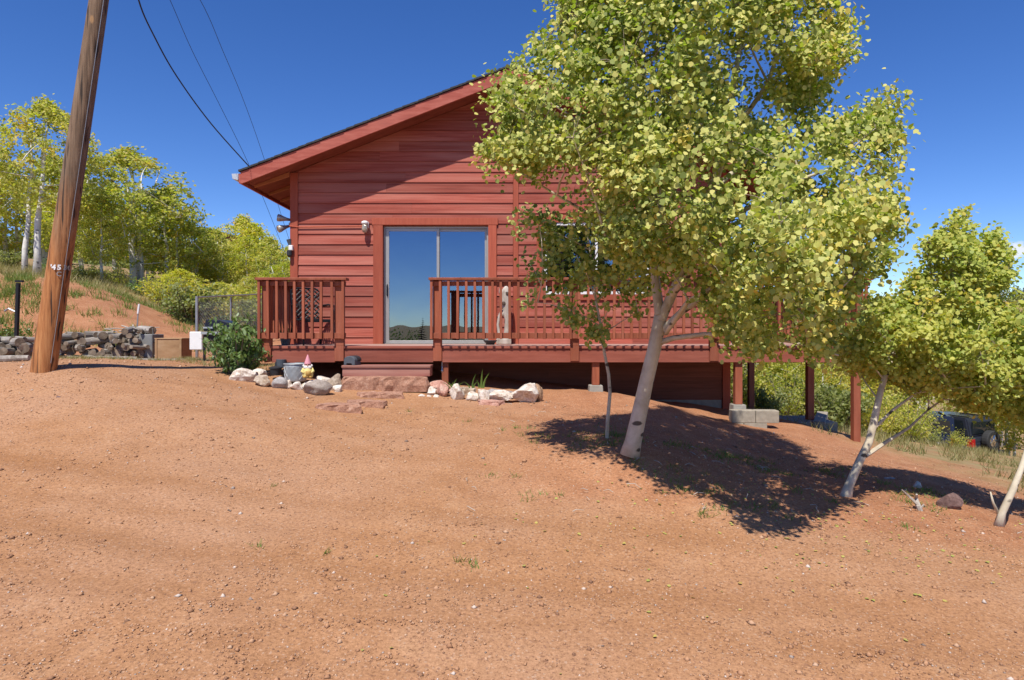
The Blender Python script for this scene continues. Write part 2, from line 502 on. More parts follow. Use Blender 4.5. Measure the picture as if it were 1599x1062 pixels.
M['leaf_dark'] = leaf_mat('conifer_needle', [(0.0, (0.02, 0.04, 0.016)), (0.5, (0.04, 0.065, 0.025)), (1.0, (0.075, 0.095, 0.04))], 0.15)
M['grass_dry'] = leaf_mat('dry_grass', [(0.0, (0.16, 0.17, 0.05)), (0.5, (0.30, 0.26, 0.11)), (1.0, (0.46, 0.37, 0.19))], 0.3)
M['grass_green'] = leaf_mat('green_grass', [(0.0, (0.08, 0.14, 0.025)), (0.5, (0.15, 0.22, 0.04)), (1.0, (0.28, 0.30, 0.08))], 0.3)
M['leaf_fallen'] = leaf_mat('fallen_leaf', [(0.0, (0.24, 0.27, 0.06)), (0.5, (0.44, 0.40, 0.11)), (0.85, (0.56, 0.42, 0.12)), (1.0, (0.30, 0.16, 0.06))], 0.2)

# ================================================================== ground
CTRL = []
def cp(px, py, d):
    v = P(px, py, d); CTRL.append((v.x, v.y, v.z))
for t in [(0, 1062, 2.72), (400, 1062, 2.78), (800, 1062, 2.85), (1200, 1062, 2.9), (1599, 1062, 2.95),
          (0, 830, 4.2), (400, 830, 4.35), (800, 850, 4.2), (0, 690, 6.0), (0, 610, 7.4), (68, 572, 8.0), (200, 600, 7.9),
          (300, 640, 7.0), (500, 700, 6.3), (800, 755, 5.35), (700, 655, 7.6), (600, 615, 9.1), (420, 606, 9.0), (360, 592, 9.3),
          (535, 609, 9.3), (670, 612, 9.3), (760, 624, 9.3), (850, 620, 9.5),
          (300, 574, 9.8), (300, 562, 12), (200, 562, 12), (50, 563, 11), (120, 562, 12.0), (-200, 562, 11), (-200, 700, 6),
          (0, 548, 14), (150, 543, 14), (260, 548, 14.5), (330, 552, 14),
          (40, 462, 16.5), (60, 436, 18), (150, 478, 16.5), (150, 450, 18.5), (250, 508, 17), (270, 490, 20), (-150, 440, 17), (-150, 400, 22),
          (37, 428, 21), (205, 446, 25), (300, 470, 30), (380, 480, 30),
          (930, 606, 9.8), (1000, 626, 11.3), (1138, 637, 11.2), (1160, 664, 9.6), (1165, 690, 8.2), (840, 604, 10.3), (700, 590, 10.4), (500, 572, 11),
          (985, 706, 5.7), (948, 692, 6.1), (1110, 705, 7.0), (1200, 830, 4.6), (1000, 805, 4.75), (900, 740, 5.5), (1320, 782, 5.5), (1565, 818, 5.0), (1490, 800, 5.5),
          (1400, 860, 4.4), (1599, 870, 4.45), (1250, 665, 10.3), (1330, 700, 9.4), (1230, 690, 8.6), (1260, 740, 6.8), (1400, 735, 7.4), (1180, 648, 13.5),
          (1500, 715, 11), (1599, 745, 9), (1599, 790, 6.8), (1400, 690, 14), (1500, 712, 22), (1350, 690, 24), (1590, 715, 20), (1200, 645, 20)]:
    cp(*t)
for t in [(0, 0, 0.03), (-6, 0, 0.5), (6, 0, -0.35), (0, -8, -0.3), (-10, -8, 0.4), (12, -8, -1.2), (0, -25, -1.4), (20, -25, -3.5), (-25, -25, 1.0),
          (-9, 3, 0.95), (-14, 8, 1.3), (8, 3, -0.35), (12, 6, -1.2), (-3.9, 16, 1.35), (3.6, 18, 0.1), (0, 24, 1.6), (-6, 24, 2.1),
          (-25, 10, 2.2), (-30, 30, 5.0), (-14, 45, 5.0), (0, 50, 3.4), (25, 45, -4.5), (35, 20, -6.5), (30, 5, -4.5), (-40, 55, 10)]:
    CTRL.append(t)
CT = np.array(CTRL)
def _tps(r2):
    return 0.5 * r2 * np.log(r2 + 1e-9)
def _fit():
    n = len(CT)
    d2 = ((CT[:, None, :2] - CT[None, :, :2]) ** 2).sum(-1)
    K = _tps(d2) + np.eye(n) * 0.35
    Pm = np.c_[np.ones(n), CT[:, :2]]
    A = np.zeros((n + 3, n + 3)); A[:n, :n] = K; A[:n, n:] = Pm; A[n:, :n] = Pm.T
    return np.linalg.solve(A, np.r_[CT[:, 2], np.zeros(3)])
WT = _fit()
def sstep(a, b, x):
    t = np.clip((x - a) / (b - a), 0, 1); return t * t * (3 - 2 * t)
def ground(x, y):
    x = np.asarray(x, float); y = np.asarray(y, float)
    sh = x.shape; x = x.ravel(); y = y.ravel()
    z = np.empty_like(x)
    for i in range(0, len(x), 20000):
        xs, ys = x[i:i + 20000], y[i:i + 20000]
        d2 = (xs[:, None] - CT[None, :, 0]) ** 2 + (ys[:, None] - CT[None, :, 1]) ** 2
        z[i:i + 20000] = _tps(d2) @ WT[:-3] + WT[-3] + WT[-2] * xs + WT[-1] * ys
    r = np.hypot(x, y)
    th = np.arctan2(x, y)                         # 0 = ahead, + = right
    side = np.tanh(-x / 55.0) * 9.0
    ring = np.where(th > 0.3, 8 + 12 * np.sin(np.clip(th - 0.3, 0, 1.5)), 0) + np.where(th < -0.05, 34, 0) * (np.cos(th) > 0)
    ring = ring + 2.2 * np.sin(th * 9 + 1.0) + 1.3 * np.sin(th * 23)
    ring = np.where(np.cos(th) < 0, 12.5 + 1.2 * np.sin(th * 11), ring)
    far = 1.0 + np.where(np.cos(th) < 0, -8.5, 0.0) + side * (1 - sstep(120, 380, r)) + ring * sstep(90, 400, r)
    w = sstep(32, 75, r)
    z = np.clip(z, -25, 30)
    z = z * (1 - w) + far * w
    return z.reshape(sh)
def G(x, y):
    return float(ground(np.array([x]), np.array([y]))[0])
def hit(px, py, dmin=1.5, dmax=60):
    """where the sight line of a photo pixel meets the ground"""
    d = np.geomspace(dmin, dmax, 900)
    X = (px - 800) / F * d; Z = EYE + (515 - py) / F * d
    below = Z < ground(X, d)
    i = int(np.argmax(below)) if below.any() else len(d) - 1
    return Vector((X[i], d[i], G(X[i], d[i])))

def vnoise(x, y, s, seed):
    """cheap smooth value noise, vectorised"""
    x = x / s + seed * 13.7; y = y / s + seed * 7.3
    xi = np.floor(x); yi = np.floor(y); fx = x - xi; fy = y - yi
    fx = fx * fx * (3 - 2 * fx); fy = fy * fy * (3 - 2 * fy)
    def h(a, b):
        q = np.sin(a * 127.1 + b * 311.7 + seed * 17.0) * 43758.5453
        return q - np.floor(q)
    return (h(xi, yi) * (1 - fx) + h(xi + 1, yi) * fx) * (1 - fy) + (h(xi, yi + 1) * (1 - fx) + h(xi + 1, yi + 1) * fx) * fy

def road_w(x, y):
    """1 on the gravel drive, 0 off it"""
    edge = 4.95 - 0.16 * (x - 1.0)                       # far edge of the drive in front of the tree mound
    right = sstep(0.35, -0.35, y - edge)
    left = sstep(1.4, -0.6, x + 0.2)                     # drive widens up to the house at the left
    yard = sstep(11.2, 10.2, y) * sstep(-12, -9, x)
    return np.clip(np.maximum(right, left * yard), 0, 1)

TRACKS = [(4.55, -0.16, 0.010, 0.15, 1.0), (4.12, -0.13, 0.012, 0.10, 0.7), (3.72, -0.10, 0.016, 0.15, 1.0), (3.25, -0.06, 0.02, 0.10, 0.6), (5.5, -0.36, 0.02, 0.14, 0.7), (6.5, -0.46, 0.025, 0.16, 0.7)]
def track_w(x, y):
    """curved wheel tracks pressed into the gravel"""
    t = np.zeros_like(x)
    for y0, sl, cv, w, a in TRACKS:
        yc = y0 + sl * (x - 0.5) + cv * (x - 0.5) ** 2 + 0.18 * (vnoise(x, x * 0, 1.7, 61 + y0) - 0.5)
        t = np.maximum(t, a * np.exp(-((y - yc) / w) ** 2) * (0.35 + 0.65 * vnoise(x, y, 1.1, 63)))
    return t * (np.hypot(x, y) < 14) * road_w(x, y)

def micro(x, y):
    r = np.hypot(x, y)
    fade = sstep(40, 10, r)
    z = -0.018 * track_w(x, y) + (vnoise(x, y, 0.9, 1) - 0.5) * 0.035 + (vnoise(x, y, 0.35, 2) - 0.5) * 0.018 + (vnoise(x, y, 0.14, 3) - 0.5) * 0.016
    rut = 0.006 * np.sin((y + 0.16 * x) * 4.2 + 1.2 * vnoise(x, y, 2.5, 5)) * road_w(x, y)
    off = 1.0 + 0.8 * (1 - road_w(x, y))
    return (z * off + rut) * fade

def grid_axis(n, a, R, c):
    u = np.linspace(-1, 1, n); b = math.asinh(R / a)
    return c + a * np.sinh(b * u)
gx = grid_axis(430, 3.6, 620, 0.8); gy = grid_axis(430, 3.6, 620, 6.0)
GX, GY = np.meshgrid(gx, gy)
GZ = ground(GX, GY) + micro(GX, GY)
ny_, nx_ = GX.shape
def raw_mesh(name, co, loops, starts, totals):
    me = bpy.data.meshes.new(name)
    me.vertices.add(len(co)); me.vertices.foreach_set('co', np.asarray(co, np.float32).ravel())
    me.loops.add(len(loops)); me.loops.foreach_set('vertex_index', np.asarray(loops, np.int32))
    me.polygons.add(len(starts)); me.polygons.foreach_set('loop_start', np.asarray(starts, np.int32))
    me.polygons.foreach_set('loop_total', np.asarray(totals, np.int32))
    me.update(calc_edges=True)
    return me
idx = np.arange(ny_ * nx_).reshape(ny_, nx_)
quads = np.stack([idx[:-1, :-1], idx[:-1, 1:], idx[1:, 1:], idx[1:, :-1]], -1).reshape(-1, 4)
me = raw_mesh('ground', np.stack([GX, GY, GZ], -1).reshape(-1, 3), quads.ravel(), np.arange(len(quads)) * 4, np.full(len(quads), 4))
me.polygons.foreach_set('use_smooth', [True] * len(me.polygons))
xf, yf = GX.ravel(), GY.ravel()
rw = road_w(xf, yf)
def grass_w(x, y):
    r = np.hypot(x, y)
    right = sstep(5.6, 7.4, x + 0.35 * (y - 7)) * sstep(4.5, 6.5, y)
    bank = sstep(0.0, 1.3, y - (19.0 + 0.30 * (x + 10))) * sstep(-6.5, -8.5, x)
    far = sstep(24, 29, r) * (y > 0)
    back = sstep(12, 22, r) * (y < 3)
    return np.clip(np.maximum.reduce([right, bank, far * (np.abs(x) > 4.5), back]), 0, 1)
gw = grass_w(xf, yf)
tw = track_w(xf, yf)
for nm, arr in (('road', rw), ('grassy', gw), ('track', tw)):
    at = me.attributes.new(nm, 'FLOAT', 'POINT'); at.data.foreach_set('value', arr.astype(np.float32))
m, nt, b = new_mat('red_gravel_ground')
v = coords(nt, (1, 1, 1), False)
def attr(nt, name):
    a = nt.nodes.new('ShaderNodeAttribute'); a.attribute_name = name; return a.outputs['Fac']
n_big = noise_tex(nt, v, 0.55, 4, 0.55)
n_mid = noise_tex(nt, v, 3.2, 5, 0.6)
n_fine = noise_tex(nt, v, 46, 4, 0.75)
n_grit = noise_tex(nt, v, 150, 2, 0.8)
dirt = ramp(nt, n_mid, [(0.3, (0.32, 0.138, 0.066)), (0.55, (0.385, 0.18, 0.09)), (0.75, (0.44, 0.225, 0.12))])
vst = coords(nt, (0.35, 1.5, 1), False)
n_str = noise_tex(nt, vst, 1.2, 4, 0.6)
gravel = ramp(nt, n_mid, [(0.3, (0.35, 0.172, 0.080)), (0.55, (0.405, 0.208, 0.102)), (0.75, (0.45, 0.25, 0.132))])
gravel = mix(nt, ramp(nt, n_str, [(0.52, (0, 0, 0)), (0.72, (0.55, 0.55, 0.55))]), gravel, (0.32, 0.155, 0.07))
tr = nt.nodes.new('ShaderNodeMath'); tr.operation = 'MULTIPLY'
nt.links.new(attr(nt, 'track'), tr.inputs[0]); nt.links.new(ramp(nt, n_str, [(0.30, (0.25, 0.25, 0.25)), (0.6, (1, 1, 1))]), tr.inputs[1])
gravel = mix(nt, ramp(nt, n_big, [(0.42, (0, 0, 0)), (0.62, (0.75, 0.75, 0.75))]), gravel, (0.42, 0.232, 0.132))
gravel = mix(nt, tr.outputs[0], gravel, (0.315, 0.148, 0.063))
col = mix(nt, attr(nt, 'road'), dirt, gravel)
grit = ramp(nt, n_fine, [(0.30, (0.46, 0.41, 0.37)), (0.44, (0.92, 0.91, 0.9)), (0.56, (1.08, 1.09, 1.1)), (0.72, (1.38, 1.42, 1.46))])
col = mix(nt, 0.85, col, grit, 'MULTIPLY')
col = mix(nt, 0.5, col, ramp(nt, n_grit, [(0.3, (0.7, 0.68, 0.66)), (0.7, (1.25, 1.25, 1.25))]), 'MULTIPLY')
# pale and dark little stones
vo = nt.nodes.new('ShaderNodeTexVoronoi'); vo.inputs['Scale'].default_value = 95; nt.links.new(v, vo.inputs['Vector'])
col = mix(nt, ramp(nt, nt.nodes.new('ShaderNodeSeparateColor').outputs[0], [(0, (0, 0, 0)), (1, (0, 0, 0))]), col, (0.5, 0.4, 0.34))
sp = nt.nodes.new('ShaderNodeSeparateColor'); nt.links.new(vo.outputs['Color'], sp.inputs[0])
col = mix(nt, ramp(nt, sp.outputs[0], [(0.95, (0, 0, 0)), (0.97, (0.4, 0.4, 0.4))]), col, (0.52, 0.38, 0.28))
col = mix(nt, ramp(nt, sp.outputs[1], [(0.92, (0, 0, 0)), (0.95, (0.55, 0.55, 0.55))]), col, (0.20, 0.10, 0.065))
# moss / damp olive stains
n_moss = noise_tex(nt, vst, 2.3, 5, 0.6)
col = mix(nt, ramp(nt, n_moss, [(0.68, (0, 0, 0)), (0.78, (0.55, 0.55, 0.55))]), col, (0.19, 0.115, 0.045))
grasscol = ramp(nt, n_mid, [(0.3, (0.20, 0.15, 0.06)), (0.5, (0.27, 0.215, 0.095)), (0.7, (0.34, 0.22, 0.12))])
n_g = noise_tex(nt, v, 2.0, 5, 0.7)
gf = nt.nodes.new('ShaderNodeMath'); gf.operation = 'MULTIPLY'
nt.links.new(attr(nt, 'grassy'), gf.inputs[0])
nt.links.new(ramp(nt, n_g, [(0.35, (0.25, 0.25, 0.25)), (0.6, (1, 1, 1))]), gf.inputs[1])
col = mix(nt, gf.outputs[0], col, grasscol)
nt.links.new(col, b.inputs['Base Color'])
b.inputs['Roughness'].default_value = 0.95
b.inputs['Specular IOR Level'].default_value = 0.15
p1 = bump(nt, b, n_fine, 0.7, 0.012)
bump(nt, b, n_grit, 0.45, 0.004, p1)
me.materials.append(m)
g_o = bpy.data.objects.new('ground', me); COL.objects.link(g_o); g_o['kind'] = 'structure'
M['ground'] = m

# ---- loose gravel (stuff)
def pebble_field():
    N = 62000
    y = 1.9 + (RS.rand(N * 3) ** 1.7) * 9.0
    x = (RS.rand(N * 3) * 2 - 1) * (y * 0.95 + 0.6)
    keep = (RS.rand(N * 3) < (0.35 + 0.65 * sstep(0.35, 0.7, vnoise(x, y, 0.8, 21)))) & ~((y > 9.1) & (x > -3.9))
    x, y = x[keep][:N], y[keep][:N]
    n = len(x)
    z = ground(x, y) + micro(x, y)
    s = 0.003 + 0.0058 * RS.rand(n) ** 2.2 + 0.011 * (RS.rand(n) > 0.978)
    s *= 0.85 + 0.055 * y
    base = np.array([(1, 0, 0), (0, 1, 0), (-1, 0, 0), (0, -1, 0), (0, 0, 0.75), (0, 0, -0.6)])
    faces = np.array([(0, 1, 4), (1, 2, 4), (2, 3, 4), (3, 0, 4), (1, 0, 5), (2, 1, 5), (3, 2, 5), (0, 3, 5)])
    a = RS.rand(n) * 6.283
    v = base[None] * (0.65 + 0.7 * RS.rand(n, 6, 1)) * s[:, None, None]
    ca, sa = np.cos(a)[:, None], np.sin(a)[:, None]
    vx = v[:, :, 0] * ca - v[:, :, 1] * sa; vy = v[:, :, 0] * sa + v[:, :, 1] * ca
    co = np.stack([vx + x[:, None], vy + y[:, None], v[:, :, 2] + (z + s * 0.1)[:, None]], -1).reshape(-1, 3)
    fs = (faces[None] + (np.arange(n) * 6)[:, None, None]).reshape(-1)
    me = raw_mesh('gravel', co, fs, np.arange(n * 8) * 3, np.full(n * 8, 3))
    m, nt, b = new_mat('gravel_stone')
    geo = nt.nodes.new('ShaderNodeNewGeometry')
    nt.links.new(ramp(nt, geo.outputs['Random Per Island'], [(0, (0.20, 0.10, 0.055)), (0.3, (0.36, 0.18, 0.09)), (0.7, (0.45, 0.24, 0.125)), (0.93, (0.50, 0.32, 0.20)), (0.965, (0.60, 0.50, 0.42)), (1, (0.18, 0.12, 0.09))]), b.inputs['Base Color'])
    b.inputs['Roughness'].default_value = 0.9
    me.materials.append(m)
    o = bpy.data.objects.new('gravel', me); COL.objects.link(o)
    tag(o, 'loose reddish gravel strewn over the drive', 'gravel', kind='stuff')
pebble_field()

# ================================================================== leaves and trees
def unit(a):
    return a / np.maximum(np.linalg.norm(a, axis=-1, keepdims=True), 1e-9)
LEAF6 = np.array([(0, -0.44), (0.40, -0.27), (0.44, 0.18), (0.0, 0.58), (-0.44, 0.18), (-0.40, -0.27)])
LEAF4 = np.array([(0, -0.55), (0.45, 0.0), (0, 0.6), (-0.45, 0.0)])
LONG6 = np.array([(0, -0.6), (0.2, -0.25), (0.24, 0.1), (0.0, 0.7), (-0.24, 0.1), (-0.2, -0.25)])
def leaves_mesh(name, c, nrm, size, shape, mat, tone=None, bend=0.12, up=None, wide=1.0):
    n, k = len(c), len(shape)
    nrm = unit(nrm)
    if up is None:
        up = RS.randn(n, 3) * 0.6 + np.array([0, 0, -1.0])
    t = unit(up - nrm * (up * nrm).sum(-1, keepdims=True))
    s = np.cross(nrm, t)
    q = shape[None] * size[:, None, None]
    fold = (np.abs(shape[:, 0]) * 2)[None, :, None] * (size * bend)[:, None, None] * (RS.rand(n, 1, 1) * 1.6 - 0.3)
    co = c[:, None] + s[:, None] * q[:, :, :1] * wide + t[:, None] * q[:, :, 1:] + nrm[:, None] * fold
    me = raw_mesh(name, co.reshape(-1, 3), np.arange(n * k), np.arange(n) * k, np.full(n, k))
    if tone is None:
        tone = RS.rand(n) * 0.3 + 0.1
    at = me.attributes.new('tone', 'FLOAT', 'POINT')
    at.data.foreach_set('value', np.repeat(tone, k).astype(np.float32))
    me.materials.append(mat)
    return me

def in_poly(px, py, poly):
    ins = np.zeros(len(px), bool); n = len(poly)
    for i in range(n):
        (x0, y0), (x1, y1) = poly[i], poly[(i + 1) % n]
        c = ((y0 > py) != (y1 > py)) & (px < (x1 - x0) * (py - y0) / (y1 - y0 + 1e-9) + x0)
        ins ^= c
    return ins
def poly_dist(px, py, poly):
    d = np.full(len(px), 1e9); n = len(poly)
    for i in range(n):
        (x0, y0), (x1, y1) = poly[i], poly[(i + 1) % n]
        ex, ey = x1 - x0, y1 - y0
        t = np.clip(((px - x0) * ex + (py - y0) * ey) / (ex * ex + ey * ey + 1e-9), 0, 1)
        d = np.minimum(d, np.hypot(px - x0 - t * ex, py - y0 - t * ey))
    return d

SUNV = np.array(sun_pos)
def crown_from_outline(poly, d0, half, round_px, n, weight=None, dshift=None, margin=0):
    """spray centres filling a rounded volume whose outline at distance d0 is poly"""
    xs = [p[0] for p in poly]; ys = [p[1] for p in poly]
    out = []
    while sum(len(o) for o in out) < n:
        px = RS.uniform(min(xs), max(xs), 4000); py = RS.uniform(min(ys), max(ys), 4000)
        ok = in_poly(px, py, poly)
        if weight is not None:
            ok &= RS.rand(4000) < weight(px, py)
        px, py = px[ok], py[ok]
        dist = poly_dist(px, py, poly) - margin
        kp = dist > 0
        px, py, dist = px[kp], py[kp], dist[kp]
        h = half * np.sqrt(np.clip(dist / round_px, 0.02, 1))
        u = RS.rand(len(px)) * 2 - 1
        u = np.sign(u) * np.abs(u) ** 0.65
        d = d0 + h * u
        if dshift is not None:
            d = d + dshift(px, py)
        out.append(np.stack([(px - 800) / F * d, d, EYE + (515 - py) / F * d], -1))
    return np.concatenate(out)[:n]

def bez(a, b, k=4, sag=0.15):
    a = np.array(a); b = np.array(b); L = np.linalg.norm(b - a)
    mid = (a + b) / 2 + np.array([0, 0, sag * L]) + RS.randn(3) * 0.05 * L
    t = np.linspace(0, 1, k)[:, None]
    return (1 - t) ** 2 * a + 2 * t * (1 - t) * mid + t * t * b

def branch_net(mb, limbs, centres, n_sub, r_sub, r_twig, sag=0.1, twig_mi=1, frac=1.0):
    """limbs: list of (path Nx3, radii); adds secondary limbs and twigs out to the spray centres"""
    nodes = []
    for path, rad in limbs:
        path = np.asarray(path, float)
        for i in range(len(path) - 1):
            for t in (0, 0.33, 0.66):
                nodes.append(path[i] * (1 - t) + path[i + 1] * t)
    nodes = np.array(nodes)
    pick = [RS.randint(len(centres))]
    d = np.linalg.norm(centres - centres[pick[0]], axis=1)
    for _ in range(n_sub - 1):
        j = int(np.argmax(d)); pick.append(j)
        d = np.minimum(d, np.linalg.norm(centres - centres[j], axis=1))
    for j in pick:
        c = centres[j]
        dv = c - nodes
        cost = np.linalg.norm(dv, axis=1) + 0.9 * np.maximum(0, 0.25 - dv[:, 2])
        a = nodes[int(np.argmin(cost))]
        pth = bez(a, c, 5, sag)
        mb.tube(pth, list(np.linspace(r_sub, r_sub * 0.3, 5)), 5, 0, False)
        nodes = np.vstack([nodes, pth[1:], (pth[1:] + pth[:-1])[1:] / 2])
    for j, c in enumerate(centres):
        if RS.rand() > frac:
            continue
        a = nodes[int(np.argmin(np.linalg.norm(nodes - c, axis=1)))]
        if np.linalg.norm(a - c) < 0.03:
            continue
        mb.tube(bez(a, c, 3, 0.12), [r_twig, r_twig * 0.8, r_twig * 0.4], 3, twig_mi, False)

def sprays(centres, per, rad, size, spread=0.35, crown_c=None, droop=0.5, tone_s=0.22, size_var=0.3, bias=0.75):
    """leaf centres, normals, sizes and tones of sprays about the centres"""
    n = len(centres)
    cnt = RS.poisson(per, n)
    rep = np.repeat(np.arange(n), cnt)
    dirn = unit(RS.randn(n, 3) + np.array([0, 0, -0.2]))
    rr = rad * (0.55 + 0.9 * RS.rand(n))
    off = np.clip(RS.randn(len(rep), 3) * 0.42, -0.85, 0.85) * np.array([1, 1, 0.85])
    off += dirn[rep] * (RS.rand(len(rep), 1) * 2 - 1) * 0.75
    c = centres[rep] + off * rr[rep][:, None]
    if crown_c is None:
        crown_c = centres.mean(0)
    outw = unit(c - crown_c)
    nrm = RS.randn(len(rep), 3) * 0.95 + outw * bias * 0.5 + np.array([0.0, -0.4, 0.0]) * bias + SUNV * bias * 1.0
    s = size * (1 - size_var / 2 + size_var * (RS.rand(len(rep)) * 1.4 - 0.35))
    tone = np.clip(0.22 + RS.randn(n)[rep] * tone_s * 0.55 + RS.randn(len(rep)) * 0.06, 0, 0.75)
    return c, nrm, s, tone

def single_leaves(mesh_src, mat, c, nrm, s, parent, root, idxs):
    """the leaves that show largest, each an object of its own sharing one mesh"""
    shape = LEAF6
    k = len(shape)
    vs = [(x, y, abs(x) * 0.22) for x, y in shape]
    me = bpy.data.meshes.new('leaf'); me.from_pydata(vs, [], [tuple(range(k))])
    at = me.attributes.new('tone', 'FLOAT', 'POINT'); at.data.foreach_set('value', [0.34] * k)
    me.materials.append(mat)
    off = wloc(root)
    for i in idxs:
        n = Vector(nrm[i]).normalized()
        up = Vector((random.gauss(0, .5), random.gauss(0, .5), -1))
        t = (up - n * up.dot(n)).normalized(); sd = t.cross(n)
        mat3 = Matrix((sd, t, sd.cross(t))).transposed()
        o = bpy.data.objects.new('leaf', me); COL.objects.link(o); o.parent = parent
        o.location = Vector(c[i]) - off
        o.rotation_euler = mat3.to_euler()
        o.scale = (s[i],) * 3

def put_mesh(name, me, parent, shift):
    """mesh in world coordinates -> stored relative to shift"""
    co = np.empty(len(me.vertices) * 3, np.float32); me.vertices.foreach_get('co', co)
    co = co.reshape(-1, 3) - np.array(shift, np.float32); me.vertices.foreach_set('co', co.ravel()); me.update()
    o = bpy.data.objects.new(name, me); COL.objects.link(o); o.parent = parent
    return o

def px_path(pts, d):
    """[(px, py, extra depth)] -> world path"""
    return np.array([tuple(P(a, b_, d + e)) for a, b_, e in pts])

# ------------------------------------------------------------------ the big aspen
def big_aspen():
    d0 = 5.7
    base = P(985, 706, d0); base.z = G(base.x, base.y) - 0.03
    root = empty('aspen_tree', base)
    tag(root, 'big green aspen with thick cream trunk leaning on the bare mound before the deck', 'tree')
    s = d0 / F
    trunk = [(984, 712, 0), (989, 690, 0), (999, 645, 0), (1011, 590, 0), (1022, 545, 0), (1030, 505, 0.02), (1033, 478, 0.03)]
    rt = [0.090, 0.074, 0.067, 0.062, 0.060, 0.058, 0.048]
    limbs_px = [
        ([(1031, 492, 0), (1024, 440, 0.05), (1020, 380, 0.15), (1012, 250, 0.25), (1000, 100, 0.3), (992, -80, 0.3), (1000, -250, 0.2)], 0.046, 0.014),
        ([(1032, 500, 0), (1052, 455, -0.05), (1078, 395, -0.15), (1103, 320, -0.2), (1135, 210, -0.2), (1155, 80, -0.1), (1165, -100, 0)], 0.048, 0.014),
        ([(1036, 515, 0), (1066, 486, -0.1), (1120, 448, -0.4), (1200, 395, -0.8), (1285, 335, -1.0), (1370, 250, -0.9)], 0.036, 0.009),
        ([(1030, 535, 0), (1052, 528, -0.05), (1100, 522, -0.3), (1170, 522, -0.8), (1240, 535, -1.1), (1310, 555, -1.2)], 0.028, 0.006),
        ([(1022, 410, 0.1), (985, 372, 0), (930, 340, -0.2), (870, 305, -0.3), (800, 262, -0.3)], 0.028, 0.006),
        ([(1014, 285, 0.2), (960, 235, 0.4), (890, 180, 0.5), (800, 120, 0.5)], 0.026, 0.006),
        ([(1050, 460, -0.05), (1075, 430, -0.5), (1100, 380, -0.9), (1115, 300, -1.1), (1120, 180, -1.1)], 0.032, 0.007),
        ([(1020, 380, 0.15), (1000, 330, 0.7), (985, 260, 1.1), (960, 150, 1.2)], 0.03, 0.007),
        ([(1110, 300, -0.2), (1190, 230, 0.0), (1270, 160, 0.1), (1340, 70, 0.1)], 0.026, 0.006),
        ([(1090, 370, -0.2), (1160, 330, -0.7), (1250, 280, -1.0), (1340, 250, -0.9)], 0.024, 0.006),
        ([(1130, 230, -0.2), (1200, 130, -0.5), (1240, 0, -0.6), (1260, -150, -0.5)], 0.024, 0.006),
        ([(1005, 180, 0.3), (940, 80, 0), (900, -20, -0.2), (900, -150, -0.2)], 0.024, 0.006),
        ([(1040, 520, 0), (1075, 470, -0.6), (1130, 440, -1.0), (1200, 430, -1.2)], 0.024, 0.006)]
    limbs = [(px_path(trunk, d0), rt)]
    for p, a, b_ in limbs_px:
        limbs.append((px_path(p, d0), list(np.linspace(a, b_, len(p)))))
    poly = [(862, -20), (850, 35), (815, 66), (783, 72), (768, 100), (745, 128), (738, 165), (748, 186), (772, 205), (735, 238), (742, 268), (790, 278), (830, 290), (868, 300),
            (872, 335), (920, 380), (970, 425), (1010, 458), (1060, 455), (1095, 495), (1130, 535), (1170, 556), (1215, 572), (1290, 562), (1325, 548), (1318, 500), (1350, 455),
            (1385, 425), (1428, 362), (1408, 330), (1398, 292), (1408, 215), (1400, 132), (1380, 125), (1345, 165), (1302, 182), (1272, 165), (1300, 135), (1335, 118),
            (1358, 75), (1332, 50), (1328, -20), (1300, -230), (1200, -370), (1080, -400), (960, -350), (885, -200)]
    def weight(px, py):
        w = np.ones(len(px))
        low = sstep(380, 480, py)
        w *= 1 - (0.5 - 0.4 * sstep(1050, 1110, px)) * low
        w *= 0.16 + 0.84 * sstep(0.32, 0.50, vnoise(px, py, 48, 4))
        w *= 1 - 0.5 * np.exp(-((px - 1025) / 35.0) ** 2 - ((py - 440) / 50.0) ** 2)
        w *= np.where(py < -20, 0.85, 1)
        return w
    cen = crown_from_outline(poly, d0 - 0.40, 1.4, 210, 1850, weight, margin=14, dshift=lambda px, py: -0.35 * sstep(120, 420, py) - 0.45 * sstep(1060, 1260, px) * sstep(120, 350, py))
    wood = MB()
    wood.tube(limbs[0][0], limbs[0][1], 14, 0)
    trunk_o = build('trunk', wood, [M['bark'], M['twig']], root, smooth=True)
    br = MB()
    for p, r in limbs[1:]:
        br.tube(p, r, 8, 0, False)
    branch_net(br, limbs[1:], cen, 90, 0.011, 0.0032)
    build('branch', br, [M['bark'], M['twig']], root, smooth=True)
    c, nr, sz, tone = sprays(cen, 58, 0.135, 0.0365, crown_c=np.array(P(1080, 220, d0)), tone_s=0.34, size_var=0.5)
    tone = np.clip(tone + 0.10 * sstep(0.9, 3.0, c[:, 0]) * RS.rand(len(c)) + 0.05, 0, 0.8)
    big = np.argsort(np.hypot(c[:, 0], c[:, 1]) + 100 * (np.abs((515 - (c[:, 2] - EYE) / c[:, 1] * -F * -1) - 260) > 280))
    vis = (515 - (c[:, 2] - EYE) / c[:, 1] * F > 5)
    order = np.argsort(np.where(vis, c[:, 1], 99))[:300]
    rest = np.ones(len(c), bool); rest[order] = False
    me = leaves_mesh('crown', c[rest], nr[rest], sz[rest], LEAF6, M['leaf_big'], tone[rest])
    crown = put_mesh('crown', me, root, base)
    crown['kind'] = 'stuff'
    single_leaves(me, M['leaf_big'], c, nr, sz, crown, root, order)
big_aspen()

